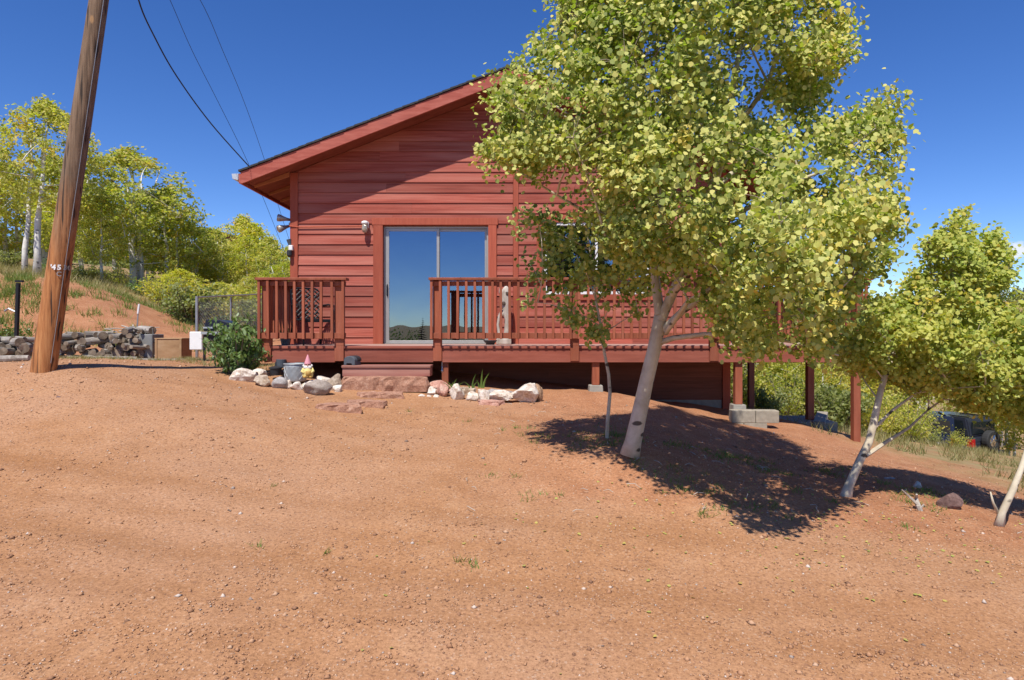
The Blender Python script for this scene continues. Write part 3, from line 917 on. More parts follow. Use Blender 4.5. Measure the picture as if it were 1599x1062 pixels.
# ------------------------------------------------------------------ the thin sapling before the window
def sapling():
    d0 = 6.3
    base = P(948, 694, d0); base.z = G(base.x, base.y) - 0.02
    root = empty('sapling', base)
    tag(root, 'thin crooked aspen sapling before the window, stem close beside the big trunk', 'tree')
    st = px_path([(948, 700, 0), (949, 660, 0), (953, 615, 0), (951, 585, 0), (944, 550, 0), (939, 510, 0), (931, 470, 0), (925, 410, 0), (915, 350, 0.05)], d0)
    mb = MB(); mb.tube(st, list(np.linspace(0.020, 0.008, len(st))), 8, 0)
    build('trunk', mb, [M['bark'], M['twig']], root, smooth=True)
    poly = [(806, 335), (850, 318), (870, 340), (900, 330), (960, 345), (1005, 380), (1030, 430), (1010, 480), (990, 500), (950, 532), (900, 520), (880, 500), (850, 492), (822, 470), (835, 430), (818, 400), (840, 375), (812, 370)]
    def weight(px, py):
        return 0.22 + 0.78 * sstep(0.36, 0.56, vnoise(px, py, 40, 8))
    cen = crown_from_outline(poly, d0, 0.55, 90, 150, weight)
    br = MB()
    limbs = [(st[4:], [0.01] * 5)]
    branch_net(br, limbs, cen, 26, 0.007, 0.0026)
    build('branch', br, [M['bark'], M['twig']], root)
    c, nr, sz, tone = sprays(cen, 20, 0.11, 0.046)
    me = leaves_mesh('crown', c, nr, sz, LEAF6, M['leaf_big'], np.clip(tone + 0.02, 0, 1))
    o = put_mesh('crown', me, root, base); o['kind'] = 'stuff'
sapling()

# ------------------------------------------------------------------ the turning aspen at the drive's edge
def yellow_aspen():
    d0 = 5.6
    base = P(1322, 782, d0); base.z = G(base.x, base.y) - 0.03
    root = empty('aspen_tree', base)
    tag(root, 'yellowing smaller aspen with twisted pale stem leaning out from the slope near the dark car', 'tree')
    st = px_path([(1320, 786, 0), (1326, 760, 0), (1343, 720, 0.05), (1358, 690, 0.1), (1366, 655, 0.12), (1376, 610, 0.18), (1392, 560, 0.25), (1420, 500, 0.35), (1455, 430, 0.45), (1490, 360, 0.5)], d0)
    mb = MB(); mb.tube(st, [0.058, 0.038, 0.035, 0.032, 0.03, 0.027, 0.025, 0.02, 0.014, 0.007], 10, 0, True, 0.10)
    build('trunk', mb, [M['bark'], M['twig']], root, smooth=True)
    poly = [(1500, 295), (1522, 340), (1532, 375), (1550, 330), (1568, 370), (1592, 405), (1580, 445), (1560, 460), (1585, 480), (1600, 510), (1660, 540), (1690, 610), (1640, 670), (1560, 662), (1480, 630),
            (1420, 612), (1370, 598), (1318, 580), (1292, 565), (1305, 545), (1330, 500), (1345, 468), (1400, 452), (1432, 412), (1440, 375), (1468, 345)]
    def weight(px, py):
        return 0.35 + 0.65 * sstep(0.32, 0.52, vnoise(px, py, 36, 14))
    cen = crown_from_outline(poly, d0 + 0.35, 0.95, 120, 960, weight, margin=8)
    br = MB()
    limb2 = px_path([(1362, 672, 0.1), (1395, 640, 0.2), (1450, 600, 0.3), (1530, 570, 0.4)], d0)
    limb3 = px_path([(1352, 712, 0.05), (1385, 690, 0.2), (1420, 668, 0.4), (1450, 640, 0.6), (1520, 590, 0.7)], d0)
    limb4 = px_path([(1392, 560, 0.25), (1440, 540, 0.3), (1500, 490, 0.4), (1550, 430, 0.5)], d0)
    for l, a in ((limb2, 0.016), (limb3, 0.02), (limb4, 0.014)):
        br.tube(l, list(np.linspace(a, 0.005, len(l))), 6, 0, False)
    limbs = [(st[4:], [0.01] * 6), (limb2[1:], []), (limb3[2:], []), (limb4, [])]
    branch_net(br, limbs, cen, 50, 0.008, 0.0028)
    build('branch', br, [M['bark'], M['twig']], root)
    c, nr, sz, tone = sprays(cen, 36, 0.10, 0.036, tone_s=0.34)
    tone = np.clip(tone + 0.06, 0, 0.8)
    px = c[:, 0] / c[:, 1] * F + 800
    order = np.argsort(np.where(px < 1590, c[:, 1], 99))[:300]
    rest = np.ones(len(c), bool); rest[order] = False
    me = leaves_mesh('crown', c[rest], nr[rest], sz[rest], LEAF6, M['leaf_yellow'], tone[rest])
    o = put_mesh('crown', me, root, base); o['kind'] = 'stuff'
    single_leaves(me, M['leaf_yellow'], c, nr, sz, o, root, order)
yellow_aspen()

def edge_sapling():
    d0 = 5.1
    base = P(1564, 816, d0); base.z = G(base.x, base.y) - 0.03
    root = empty('sapling', base)
    tag(root, 'bare stemmed young aspen leaning out of the picture beyond the purple rock', 'tree')
    st = px_path([(1560, 822, 0), (1566, 800, 0), (1582, 765, 0), (1596, 730, 0.05), (1608, 690, 0.1), (1628, 630, 0.2), (1660, 560, 0.3), (1700, 480, 0.4)], d0)
    mb = MB(); mb.tube(st, [0.038, 0.026, 0.024, 0.022, 0.02, 0.017, 0.012, 0.006], 8, 0, True, 0.09)
    s2 = px_path([(1561, 806, 0.03), (1551, 785, 0), (1547, 768, 0)], d0); mb.tube(s2, [0.015, 0.01, 0.005], 5, 0)
    build('trunk', mb, [M['bark'], M['twig']], root, smooth=True)
    poly = [(1640, 420), (1720, 400), (1800, 500), (1780, 620), (1700, 640), (1640, 600), (1612, 640), (1600, 560)]
    cen = crown_from_outline(poly, d0 + 0.3, 0.6, 80, 130)
    br = MB(); branch_net(br, [(st[4:], [])], cen, 14, 0.007, 0.0026)
    build('branch', br, [M['bark'], M['twig']], root)
    c, nr, sz, tone = sprays(cen, 20, 0.13, 0.055)
    me = leaves_mesh('crown', c, nr, sz, LEAF6, M['leaf_yellow'], tone)
    o = put_mesh('crown', me, root, base); o['kind'] = 'stuff'
edge_sapling()

# ------------------------------------------------------------------ background aspens, shrubs, conifers (local meshes, copied)
def aspen_proto(h, cw, cbase, n_sp, per, leaf, stems, seed, mat='leaf_grove'):
    """trunk and crown meshes of a small aspen, base at the origin"""
    global RS
    keep = RS; RS = np.random.RandomState(seed)
    mb = MB(); limbs = []
    for k in range(stems):
        bx, by = RS.randn(2) * 0.12 * (stems > 1)
        lean = RS.randn(2) * 0.05 * h
        p = np.array([(bx + lean[0] * t ** 1.5 + RS.randn() * 0.03, by + lean[1] * t ** 1.5 + RS.randn() * 0.03, h * 0.93 * t - 0.15 * (t == 0)) for t in np.linspace(0, 1, 7)])
        r0 = 0.020 * h * (1.0 if k == 0 else 0.8)
        mb.tube(p, list(np.linspace(r0, 0.012, 7)), 7, 0)
        limbs.append((p[2:], []))
    z = RS.rand(n_sp) ** 0.85
    zz = cbase + (h - cbase) * z
    prof = np.sin(np.clip(z * 0.93 + 0.10, 0, 1) * math.pi) ** 0.75
    a = RS.rand(n_sp) * 6.283; rr = np.sqrt(RS.rand(n_sp)) ** 0.7 * cw / 2 * prof * (0.75 + 0.5 * vnoise(a * 1.3, zz, 0.8, seed))
    cen = np.stack([rr * np.cos(a), rr * np.sin(a), zz], -1) + np.array([limbs[0][0][3][0], limbs[0][0][3][1], 0])
    branch_net(mb, limbs, cen, 22, 0.02, 0.006, 0.05, 1, 0.5)
    c, nr, sz, tone = sprays(cen, per, 0.23, leaf, crown_c=np.array([0, 0, (h + cbase) / 2]), tone_s=0.36)
    cm = leaves_mesh('crown', c, nr, sz, LEAF4, M[mat], tone)
    RS = keep
    me = bpy.data.meshes.new('trunk'); me.from_pydata(mb.v, [], mb.f)
    me.materials.append(M['barkwhite']); me.materials.append(M['twig'])
    me.polygons.foreach_set('material_index', mb.m)
    me.polygons.foreach_set('use_smooth', [True] * len(me.polygons))
    return me, cm

PROTO = [aspen_proto(5.8, 3.3, 2.3, 300, 25, 0.092, 3, 101),
         aspen_proto(5.2, 3.7, 1.6, 330, 25, 0.092, 4, 202),
         aspen_proto(4.6, 2.6, 1.1, 260, 25, 0.092, 1, 303),
         aspen_proto(4.2, 3.0, 0.8, 280, 25, 0.092, 2, 404)]
def plant(name, proto, x, y, hscale, wscale, rz, label, cat, group, sink=0.05):
    root = empty(name, (x, y, G(x, y) - sink), rz)
    tag(root, label, cat, group)
    a = link('trunk', proto[0], root, sc=(wscale, wscale, hscale))
    b_ = link('crown', proto[1], root, sc=(wscale, wscale, hscale)); b_['kind'] = 'stuff'
    return root

GR = 'aspens in the grove on the hillside'
def grove(px, d, top, proto, label, wide=1.0, rz=None):
    x = XP(px, d); z0 = G(x, d)
    want = ZP(top, d) - z0
    h0 = {0: 5.8, 1: 5.2, 2: 4.6, 3: 4.2}[proto]
    s = want / h0
    plant('aspen_tree', PROTO[proto], x, d, s, max(0.55, min(1.3, s)) * wide, random.uniform(0, 6.28) if rz is None else rz, label, 'tree', GR)
grove(38, 21, 150, 0, 'tall aspen with a cluster of white trunks behind the utility pole on the grassy bank', 1.05, 0.4)
grove(212, 25, 238, 1, 'broad aspen turning golden at its top, beside the utility pole and above the woodpile', 1.4, 1.0)
grove(-45, 24, 205, 0, 'pale aspen cut by the picture edge next to the tall white trunked aspen', 1.0)
grove(128, 29, 270, 2, 'slim aspen half hidden behind the utility pole', 1.2)
grove(160, 23, 300, 2, 'slender white stemmed aspen leaning beside the utility pole', 0.9)
grove(268, 26, 300, 3, 'low full aspen below the golden aspen, above the brown box', 1.25)
grove(288, 30, 350, 1, 'rounded aspen under the far cabin roof', 1.0)
grove(338, 29, 392, 3, 'short aspen above the chain-link fence post', 1.1)
grove(372, 34, 338, 2, 'pointed aspen whose tip stands highest near the house corner', 1.35)
grove(405, 33, 352, 2, 'narrow aspen next to the house corner, a little lower than the pointed one', 1.3)
grove(432, 32, 372, 3, 'bushy aspen against the house corner under the floodlights', 1.2)
for px, d, top in ((303, 27, 350), (350, 28, 360), (322, 28, 376), (326, 34, 384), (388, 28, 372), (418, 28, 385), (20, 33, 260), (75, 34, 245), (105, 27, 330), (180, 34, 290), (240, 36, 300), (318, 36, 392), (350, 24, 440), (395, 26, 425), (440, 27, 410), (285, 22, 420), (455, 38, 380), (480, 36, 400), (-90, 30, 220), (362, 40, 385)):
    grove(px, d, top, random.choice((1, 2, 3)), 'leafy aspen in the crowded grove on the hillside behind the fence', random.uniform(1.0, 1.25))

def conifer_proto(h, w, seed):
    global RS
    keep = RS; RS = np.random.RandomState(seed)
    n = 8000
    z = RS.rand(n) ** 1.3
    a = np.floor(RS.rand(n) * 46) * 2.399; lay = np.floor(z * 22) / 22
    r = w / 2 * (1 - z) * (0.25 + 0.8 * RS.rand(n))
    c = np.stack([r * np.cos(a + RS.randn(n) * 0.12), r * np.sin(a + RS.randn(n) * 0.12), 0.25 + h * (lay * 0.97 + 0.02) - r * 0.25], -1)
    nr = RS.randn(n, 3) * 0.5 + np.array([0, 0, 0.8])
    up = np.stack([np.cos(a), np.sin(a), np.full(n, -0.25)], -1)
    cm = leaves_mesh('crown', c, nr, np.full(n, 0.17) * (1 - 0.5 * z), LONG6, M['leaf_dark'], None, 0.2, up)
    mb = MB(); mb.tube([(0, 0, -0.2), (0, 0, h * 0.5), (0, 0, h)], [0.018 * h, 0.012 * h, 0.01], 7, 0)
    me = bpy.data.meshes.new('trunk'); me.from_pydata(mb.v, [], mb.f); me.materials.append(M['darkbark'])
    RS = keep
    return me, cm
CON = conifer_proto(6.0, 2.6, 55)
for px, d, top, lab in ((85, 40, 300, 'dark conifer showing between the utility pole and the white trunks'), (290, 46, 345, 'dark conifer tip rising over the aspens by the far cabin roof'),
                        (8, 38, 345, 'dark conifer behind the aspen trunks at the picture edge'), (442, 60, 378, 'small dark conifer peeping out by the wall floodlights')):
    x = XP(px, d); s = (ZP(top, d) - G(x, d)) / 6.2
    plant('conifer_tree', CON, x, d, s, s, random.random() * 6, lab, 'tree', 'dark conifers on the hillside')

def shrub_proto(h, w, nst, per, leaf, mat, seed, stem_mat='twig', shape=LEAF4, base=0.15):
    global RS
    keep = RS; RS = np.random.RandomState(seed)
    mb = MB(); cen = []
    for k in range(nst):
        a = RS.rand() * 6.283; r = w / 2 * math.sqrt(RS.rand())
        top = np.array([r * math.cos(a), r * math.sin(a), h * (0.55 + 0.5 * RS.rand()) * (1 - 0.35 * (2 * r / w) ** 2)])
        b0 = np.array([top[0] * 0.15, top[1] * 0.15, -0.05])
        pth = bez(b0, top, 5, 0.12)
        mb.tube(pth, list(np.linspace(0.012, 0.003, 5)), 4, 0, False)
        for t in np.linspace(base + 0.1, 1, 6):
            i = min(3, int(t * 4)); f = t * 4 - i
            cen.append(pth[i] * (1 - f) + pth[min(4, i + 1)] * f + RS.randn(3) * 0.03 * w)
    cen = np.array(cen)
    c, nr, sz, tone = sprays(cen, per, 0.11 * max(w, h), leaf, crown_c=np.array([0, 0, h * 0.4]))
    cm = leaves_mesh('leaves', c, nr, sz, shape, M[mat], tone)
    RS = keep
    me = bpy.data.meshes.new('stems'); me.from_pydata(mb.v, [], mb.f); me.materials.append(M[stem_mat])
    return me, cm
def shrub(proto, x, y, s, sz, label, group=None, name='shrub', sink=0.03):
    root = empty(name, (x, y, G(x, y) - sink), random.random() * 6)
    tag(root, label, 'shrub', group)
    link('stems', proto[0], root, sc=(s, s, sz))
    o = link('leaves', proto[1], root, sc=(s, s, sz)); o['kind'] = 'stuff'
SH1 = shrub_proto(1.1, 1.5, 26, 11, 0.075, 'leaf_shrub', 71)
SH2 = shrub_proto(1.3, 1.6, 30, 9, 0.06, 'leaf_grove', 72)
SH3 = shrub_proto(0.8, 1.2, 22, 9, 0.05, 'leaf_bush', 73)
# the leafy bush beside the deck
BUSH = shrub_proto(0.95, 0.95, 46, 9, 0.075, 'leaf_bush', 74, 'twig', LONG6)
hb = P(372, 580, 9.75)
shrub(BUSH, hb.x, hb.y, 0.95, 0.98, 'dense dark green leafy bush growing beside the deck end', name='bush')

def sh(proto, px, py_base, d, s, sz, label, group):
    x = XP(px, d); shrub(proto, x, d, s, sz, label, group)
gl = 'undergrowth on the bank below the aspens'
for px, d, s in ((135, 22, .7), (185, 23, .8), (225, 22, .9), (255, 21, 1.0), (278, 19.5, 1.0), (290, 18.5, 1.1), (300, 18.5, 1.3), (335, 20, 1.2), (365, 19, 1.1), (395, 18, 1.1), (425, 19, 1.2), (450, 20, 1.3), (15, 23, 0.7), (85, 24, .8)):
    sh(random.choice((SH1, SH2, SH3)), px, 0, d, s, s * 0.85, 'green undergrowth shrub on the bank beneath the aspen trunks', gl)
sh(SH3, 3, 0, 14.2, 0.9, 0.8, 'low green shrub by the black post at the foot of the bank', None)
# right side: trees down the slope behind the deck posts
gd = 'light green aspens down the slope behind the deck posts'
for px, d, top in ((1165, 19, 515), (1200, 22, 505), (1232, 18, 530), (1262, 22, 512), (1292, 19, 540), (1318, 23, 520), (1345, 27, 500), (1150, 24, 505), (1215, 27, 495), (1390, 28, 495), (1440, 30, 500), (1300, 30, 500)):
    x = XP(px, d); z0 = G(x, d)
    s = max(0.35, (ZP(top, d) - z0) / 4.3)
    plant('aspen_tree', PROTO[random.choice((3, 3, 1))], x, d, s, s * 1.15, random.random() * 6, 'light green young aspen down the slope behind the deck posts', 'tree', gd)
gs = 'scrubby bushes down the slope behind the deck posts'
for px, d, s, lab in ((1160, 16, 1.0, 'scrubby light bush showing between the cabin corner and the far dark post'), (1190, 17, 1.1, 'scrubby light bush just beyond the far dark deck post'),
                      (1225, 15.5, 1.0, 'scrubby light bush midway between the far dark post and the pad post'), (1250, 17, 1.2, 'taller light bush close before the post on the concrete pad'),
                      (1285, 16, 1.1, 'scrubby light bush right behind the post on the concrete pad'), (1310, 15, 1.0, 'scrubby light bush behind the stepped concrete block wall'),
                      (1330, 17, 1.1, 'scrubby light bush behind the thick outer corner post of the deck'), (1205, 14.5, 0.7, 'smallest scrubby bush, low on the soil edge beyond the far dark post')):
    sh(random.choice((SH1, SH2)), px, 0, d, s, s, lab, gs)
gc = 'shrubs growing before the parked cars'
for px, d, s, lab in ((1372, 15, 0.8, 'green shrub behind the twisted stem of the yellowing aspen'), (1392, 17, 1.1, 'big green shrub hiding the front of the dark pickup'),
                      (1418, 16, 0.95, 'green shrub under the long side branch of the yellowing aspen'), (1428, 18, 0.8, 'straggly shrub covering the nose of the dark car with the plate'),
                      (1455, 19, 0.5, 'small shrub directly below the pale number plate'), (1494, 19.5, 0.5, 'small shrub before the tail light of the off-road car'), (1360, 18, 1.1, 'green shrub just beyond the thick outer corner post')):
    sh(random.choice((SH1, SH2)), px, 0, d, s, s, lab, gc)
for px, d, top, lab in ((1585, 24, 560, 'yellow green aspen beyond the spare wheel at the picture edge'), (1640, 22, 520, 'leafy aspen half out of the picture beside the yellowing one'),
                        (1570, 36, 540, 'green aspen standing behind the dark off-road car'), (1520, 33, 560, 'low aspen behind the roof of the dark off-road car')):
    x = XP(px, d); s = (ZP(top, d) - G(x, d)) / 4.4
    plant('aspen_tree', PROTO[3], x, d, s, min(1.6, s), random.random() * 6, lab, 'tree', 'aspens beyond the parked cars')

# far wooded hillsides: nobody could count these
def far_wood():
    N = 5200
    th = RS.uniform(-1.2, 1.35, N); r = 125 + 300 * RS.rand(N) ** 1.1
    x, y = r * np.sin(th), r * np.cos(th)
    ok = ((th > 0.35) | (th < -0.25)) & (vnoise(x, y, 30, 31) > 0.22)
    x, y, r = x[ok], y[ok], r[ok]; n = len(x)
    z = ground(x, y)
    k = 60
    con = RS.rand(n) < 0.55
    h = np.where(con, RS.uniform(5, 9, n), RS.uniform(4, 7, n))
    cc = []; nn = []; ss = []; tt = []
    for i in range(n):
        t = RS.rand(k)
        a = RS.rand(k) * 6.283
        rad = np.where(con[i], 0.22 * h[i] * (1 - t) + 0.1, 0.28 * h[i] * np.sin(np.clip(t + 0.12, 0, 1) * 3.0) + 0.1)
        cc.append(np.stack([x[i] + rad * np.cos(a), y[i] + rad * np.sin(a), z[i] + h[i] * (0.12 + 0.88 * t)], -1))
        nn.append(np.stack([np.cos(a), np.sin(a), np.full(k, 0.6)], -1) + RS.randn(k, 3) * 0.4)
        ss.append(np.full(k, 0.14 * h[i] * (1.1 if not con[i] else 0.9)) * (1 - 0.4 * t)); tt.append(np.full(k, 0.0 if con[i] else 0.35) + RS.rand(k) * 0.15)
    me = leaves_mesh('woods', np.concatenate(cc), np.concatenate(nn), np.concatenate(ss), LEAF4,
                     leaf_mat('far_wood', [(0, (0.045, 0.065, 0.028)), (0.25, (0.07, 0.095, 0.035)), (0.45, (0.17, 0.20, 0.045)), (1, (0.30, 0.30, 0.06))], 0.2), np.concatenate(tt))
    o = bpy.data.objects.new('woods', me); COL.objects.link(o)
    tag(o, 'mixed conifer and aspen woods covering the far hillsides', 'woods', kind='stuff')
far_wood()
# trees behind the viewer that the glass door mirrors
s_ = (2.45 - G(-5.2, -14.3)) / 6.2
plant('conifer_tree', CON, -5.2, -14.3, s_, s_ * 1.1, 1.0, 'small dark conifer mirrored low in the glass of the sliding door', 'tree', None)
shrub(SH3, -6.0, -14.0, 2.0, (1.75 - G(-6.0, -14.0)) / 0.85, 'dark rounded bush mirrored at the bottom of the sliding door', None)

# ------------------------------------------------------------------ grasses and litter
def blades(name, x, y, h, w, mat, label, cat='grass', lean=0.45):
    n = len(x); z = ground(x, y) + micro(x, y)
    a = RS.rand(n) * 6.283
    hh = h * (0.5 + RS.rand(n))
    tx, ty = RS.randn(n) * lean * hh, RS.randn(n) * lean * hh
    dx, dy = np.cos(a) * w / 2, np.sin(a) * w / 2
    co = np.stack([np.stack([x - dx, y - dy, z - 0.01], -1), np.stack([x + dx, y + dy, z - 0.01], -1), np.stack([x + tx, y + ty, z + hh], -1)], 1)
    me = raw_mesh(name, co.reshape(-1, 3), np.arange(n * 3), np.arange(n) * 3, np.full(n, 3))
    at = me.attributes.new('tone', 'FLOAT', 'POINT'); at.data.foreach_set('value', np.repeat(RS.rand(n) * 0.5, 3).astype(np.float32))
    me.materials.append(mat)
    o = bpy.data.objects.new(name, me); COL.objects.link(o)
    tag(o, label, cat, kind='stuff')
def tufted(n, x0, x1, y0, y1, wfun, per, rad):
    m_ = max(1, n // per)
    tx = RS.uniform(x0, x1, m_ * 5); ty = RS.uniform(y0, y1, m_ * 5)
    k = RS.rand(len(tx)) < wfun(tx, ty); tx, ty = tx[k][:m_], ty[k][:m_]
    c = RS.poisson(per, len(tx)); rep = np.repeat(np.arange(len(tx)), c)
    return tx[rep] + RS.randn(len(rep)) * rad, ty[rep] + RS.randn(len(rep)) * rad
gx_, gy_ = tufted(26000, 4.5, 22, 5, 27, lambda x, y: grass_w(x, y) * (0.3 + 0.7 * (vnoise(x, y, 1.2, 41) > 0.45)), 16, 0.09)
blades('dry_grass', gx_, gy_, 0.16, 0.014, M['grass_dry'], 'dry yellowish grass on the slope below the deck')
gx_, gy_ = tufted(34000, -26, -4.5, 15.5, 34, lambda x, y: grass_w(x, y), 14, 0.12)
blades('bank_grass', gx_, gy_, 0.22, 0.018, M['grass_dry'], 'tall pale grass on top of the red bank')
gx_, gy_ = tufted(6500, -14, -6.5, 13.8, 19.5, lambda x, y: 0.15 + 0.6 * (vnoise(x, y, 0.9, 45) > 0.58), 30, 0.11)
blades('bank_tufts', gx_, gy_, 0.18, 0.016, M['grass_green'], 'grass tufts on the bare red bank', 'grass')
gx_, gy_ = tufted(4200, -8.6, -3.9, 8.6, 12.4, lambda x, y: sstep(9.3, 11, y) * (vnoise(x, y, 0.7, 46) > 0.5), 18, 0.06)
blades('yard_grass', gx_, gy_, 0.05, 0.010, M['grass_dry'], 'thin short grass along the yard edge before the woodpile', 'grass', 0.8)
gx_, gy_ = tufted(2600, -1.0, 4.2, 4.0, 7.2, lambda x, y: (1 - road_w(x, y)) * (vnoise(x, y, 0.5, 47) > 0.6), 14, 0.035)
for wx_, wy_ in ((402, 856), (507, 864), (735, 882), (745, 888), (720, 878), (730, 660), (640, 575 + 70), (428, 760), (1035, 770), (875, 770)):
    h_ = hit(wx_, wy_); gx_ = np.r_[gx_, h_.x + RS.randn(11) * 0.02]; gy_ = np.r_[gy_, h_.y + RS.randn(11) * 0.015]
blades('weed_tufts', gx_, gy_, 0.035, 0.009, M['grass_green'], 'small green weeds on the mound under the aspens', 'weeds', 0.9)
# fallen leaves
lx = np.r_[RS.normal(2.4, 1.1, 300), RS.uniform(-1, 4, 26)]; ly = np.r_[RS.normal(4.7, 0.6, 300), RS.uniform(2.6, 5, 26)]
k = (ly > 2.5) & (ly < 9.3); lx, ly = lx[k], ly[k]
lz = ground(lx, ly) + micro(lx, ly) + 0.007
nr = RS.randn(len(lx), 3) * 0.2 + np.array([0, -0.05, 1])
me = leaves_mesh('fallen_leaves', np.stack([lx, ly, lz], -1), nr, RS.uniform(0.013, 0.028, len(lx)), LEAF6, M['leaf_fallen'], RS.rand(len(lx)) * 0.5, 0.25, RS.randn(len(lx), 3))
o = bpy.data.objects.new('fallen_leaves', me); COL.objects.link(o)
tag(o, 'fallen yellow aspen leaves lying on the gravel', 'leaves', kind='stuff')
# twigs and bits under the tree
mb = MB()
for i in range(70):
    x, y = random.uniform(-0.4, 4.2), random.uniform(4.6, 8.8)
    z = G(x, y) + 0.015; a = random.uniform(0, 6.28); L = random.uniform(0.03, 0.13)
    p0 = Vector((x, y, z)); p2 = p0 + Vector((math.cos(a) * L, math.sin(a) * L, 0)); p2.z = G(p2.x, p2.y) + 0.02
    mb.tube([p0, (p0 + p2) / 2 + Vector((random.gauss(0, .01), random.gauss(0, .01), 0.012)), p2], [0.003, 0.0026, 0.0015], 4)
o = build('fallen_twigs', mb, M['deadwood']); tag(o, 'dry twigs littering the mound under the aspens', 'twigs', kind='stuff')

# ================================================================== house
DW = 11.29; YF = DW - 0.50
SW = F / DW                                    # pixels per metre on the front wall
XL, XR = -3.87, 3.81; XC = -0.03
SL = 0.388
RIDGE = EYE + (515 - 105) / F * YF             # top of the roof at the ridge
YB = DW + 9.2
def wx(px): return (px - 800) / SW
def wz(py): return EYE + (515 - py) / SW
house = empty('house', (XC, DW + 4, G(XC, DW + 4)))
tag(house, 'red wooden cabin with lap siding, gable roof and a sliding glass door', 'house')
def roof_z(x): return RIDGE - SL * abs(x - XC)
def soff_z(x): return roof_z(x) - 0.165
DOOR = (wx(599), wx(763), wz(539), wz(353))    # x0 x1 z0 z1
WIN = (wx(850), wx(1014), wz(460), wz(348))
# sheathing behind the boards
wallm = MB()
zb = -0.2
def gable_poly(x0, x1, z0):
    pts = [(x0, z0), (x1, z0), (x1, soff_z(x1))]
    if x0 < XC < x1: pts.append((XC, soff_z(XC)))
    pts.append((x0, soff_z(x0)))
    return pts
t0, t1 = DW, DW + 0.14
wallm.prism(gable_poly(XL, DOOR[0], zb), 'y', t0, t1)
wallm.prism(gable_poly(DOOR[0], DOOR[1], DOOR[3]), 'y', t0, t1)
wallm.box(DOOR[0], DOOR[1], t0, t1, zb, DOOR[2])
wallm.prism(gable_poly(DOOR[1], WIN[0], zb), 'y', t0, t1)
wallm.prism(gable_poly(WIN[0], WIN[1], WIN[3]), 'y', t0, t1)
wallm.box(WIN[0], WIN[1], t0, t1, zb, WIN[2])
wallm.prism(gable_poly(WIN[1], XR, zb), 'y', t0, t1)
wallm.box(XL, XL + 0.14, t1, YB, zb, soff_z(XL)); wallm.box(XR - 0.14, XR, t1, YB, zb - 0.8, soff_z(XR))
wallm.prism(gable_poly(XL, XR, zb), 'y', YB, YB + 0.14)
wall = build('wall', wallm, M['siding'], house)
# room inside
rm = MB()
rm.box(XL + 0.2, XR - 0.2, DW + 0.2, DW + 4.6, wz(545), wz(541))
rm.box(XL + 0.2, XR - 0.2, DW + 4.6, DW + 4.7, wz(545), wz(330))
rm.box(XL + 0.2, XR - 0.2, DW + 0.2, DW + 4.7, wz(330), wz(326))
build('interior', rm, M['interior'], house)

# lap siding, board by board
PITCH = 16.1
def board_mesh(x0b, x1b, x0t, x1t, z0, z1):
    mb = MB()
    yb0, yt0 = DW - 0.024, DW - 0.007
    vs = [(x0b, DW - 0.001, z0), (x1b, DW - 0.001, z0), (x1b, yb0, z0), (x0b, yb0, z0), (x0t, DW - 0.001, z1), (x1t, DW - 0.001, z1), (x1t, yt0, z1), (x0t, yt0, z1)]
    mb.add(vs, [(0, 1, 2, 3), (7, 6, 5, 4), (3, 2, 6, 7), (1, 0, 4, 5), (0, 3, 7, 4), (2, 1, 5, 6)])
    return mb
for k in range(-18, 18):
    pb = 365.5 + PITCH * k
    z0, z1 = wz(pb), wz(pb - PITCH) - 0.003
    if z0 > soff_z(XC) - 0.05:
        continue
    zc = wz(pb - PITCH / 2)
    if pb > 628: continue
    xs = [XL + 0.105, XR - 0.105]
    cuts = []
    if DOOR[2] - 0.2 < zc < DOOR[3]: cuts.append((DOOR[0] - 0.06, DOOR[1] + 0.06))
    if WIN[2] < zc < WIN[3]: cuts.append((WIN[0] - 0.03, WIN[1] + 0.03))
    if pb < 545: cuts.append((XC - 0.03 + 0.02 + wx(802) - wx(797), wx(810)))
    segs = [(xs[0], xs[1])]
    for c0, c1 in cuts:
        ns = []
        for a, b_ in segs:
            if c1 <= a or c0 >= b_: ns.append((a, b_)); continue
            if c0 > a: ns.append((a, c0))
            if c1 < b_: ns.append((c1, b_))
        segs = ns
    out = []
    for a, b_ in segs:                           # long runs are made of two lengths butted together
        if b_ - a > 3.0 and k % 3 != 0:
            j = a + (b_ - a) * (0.35 + 0.3 * ((k * 37) % 10) / 10)
            out += [(a, j - 0.001), (j + 0.001, b_)]
        else:
            out.append((a, b_))
    for a, b_ in out:
        def lim(z):
            h = (soff_z(XC) - 0.004 - z) / SL
            return XC - h, XC + h
        l0, r0 = lim(z0); l1, r1 = lim(z1)
        if min(b_, r0) - max(a, l0) < 0.05: continue
        xa0, xb0 = max(a, l0), min(b_, r0); xa1, xb1 = max(a, l1), min(b_, r1)
        if xb1 - xa1 < 0.01:
            mid = min(max(XC, xa0), xb0); xa1, xb1 = mid - 0.005, mid + 0.005
        build('siding_board', board_mesh(xa0, xb0, xa1, xb1, z0, z1), M['skirt' if pb > 550 else 'siding'], wall)
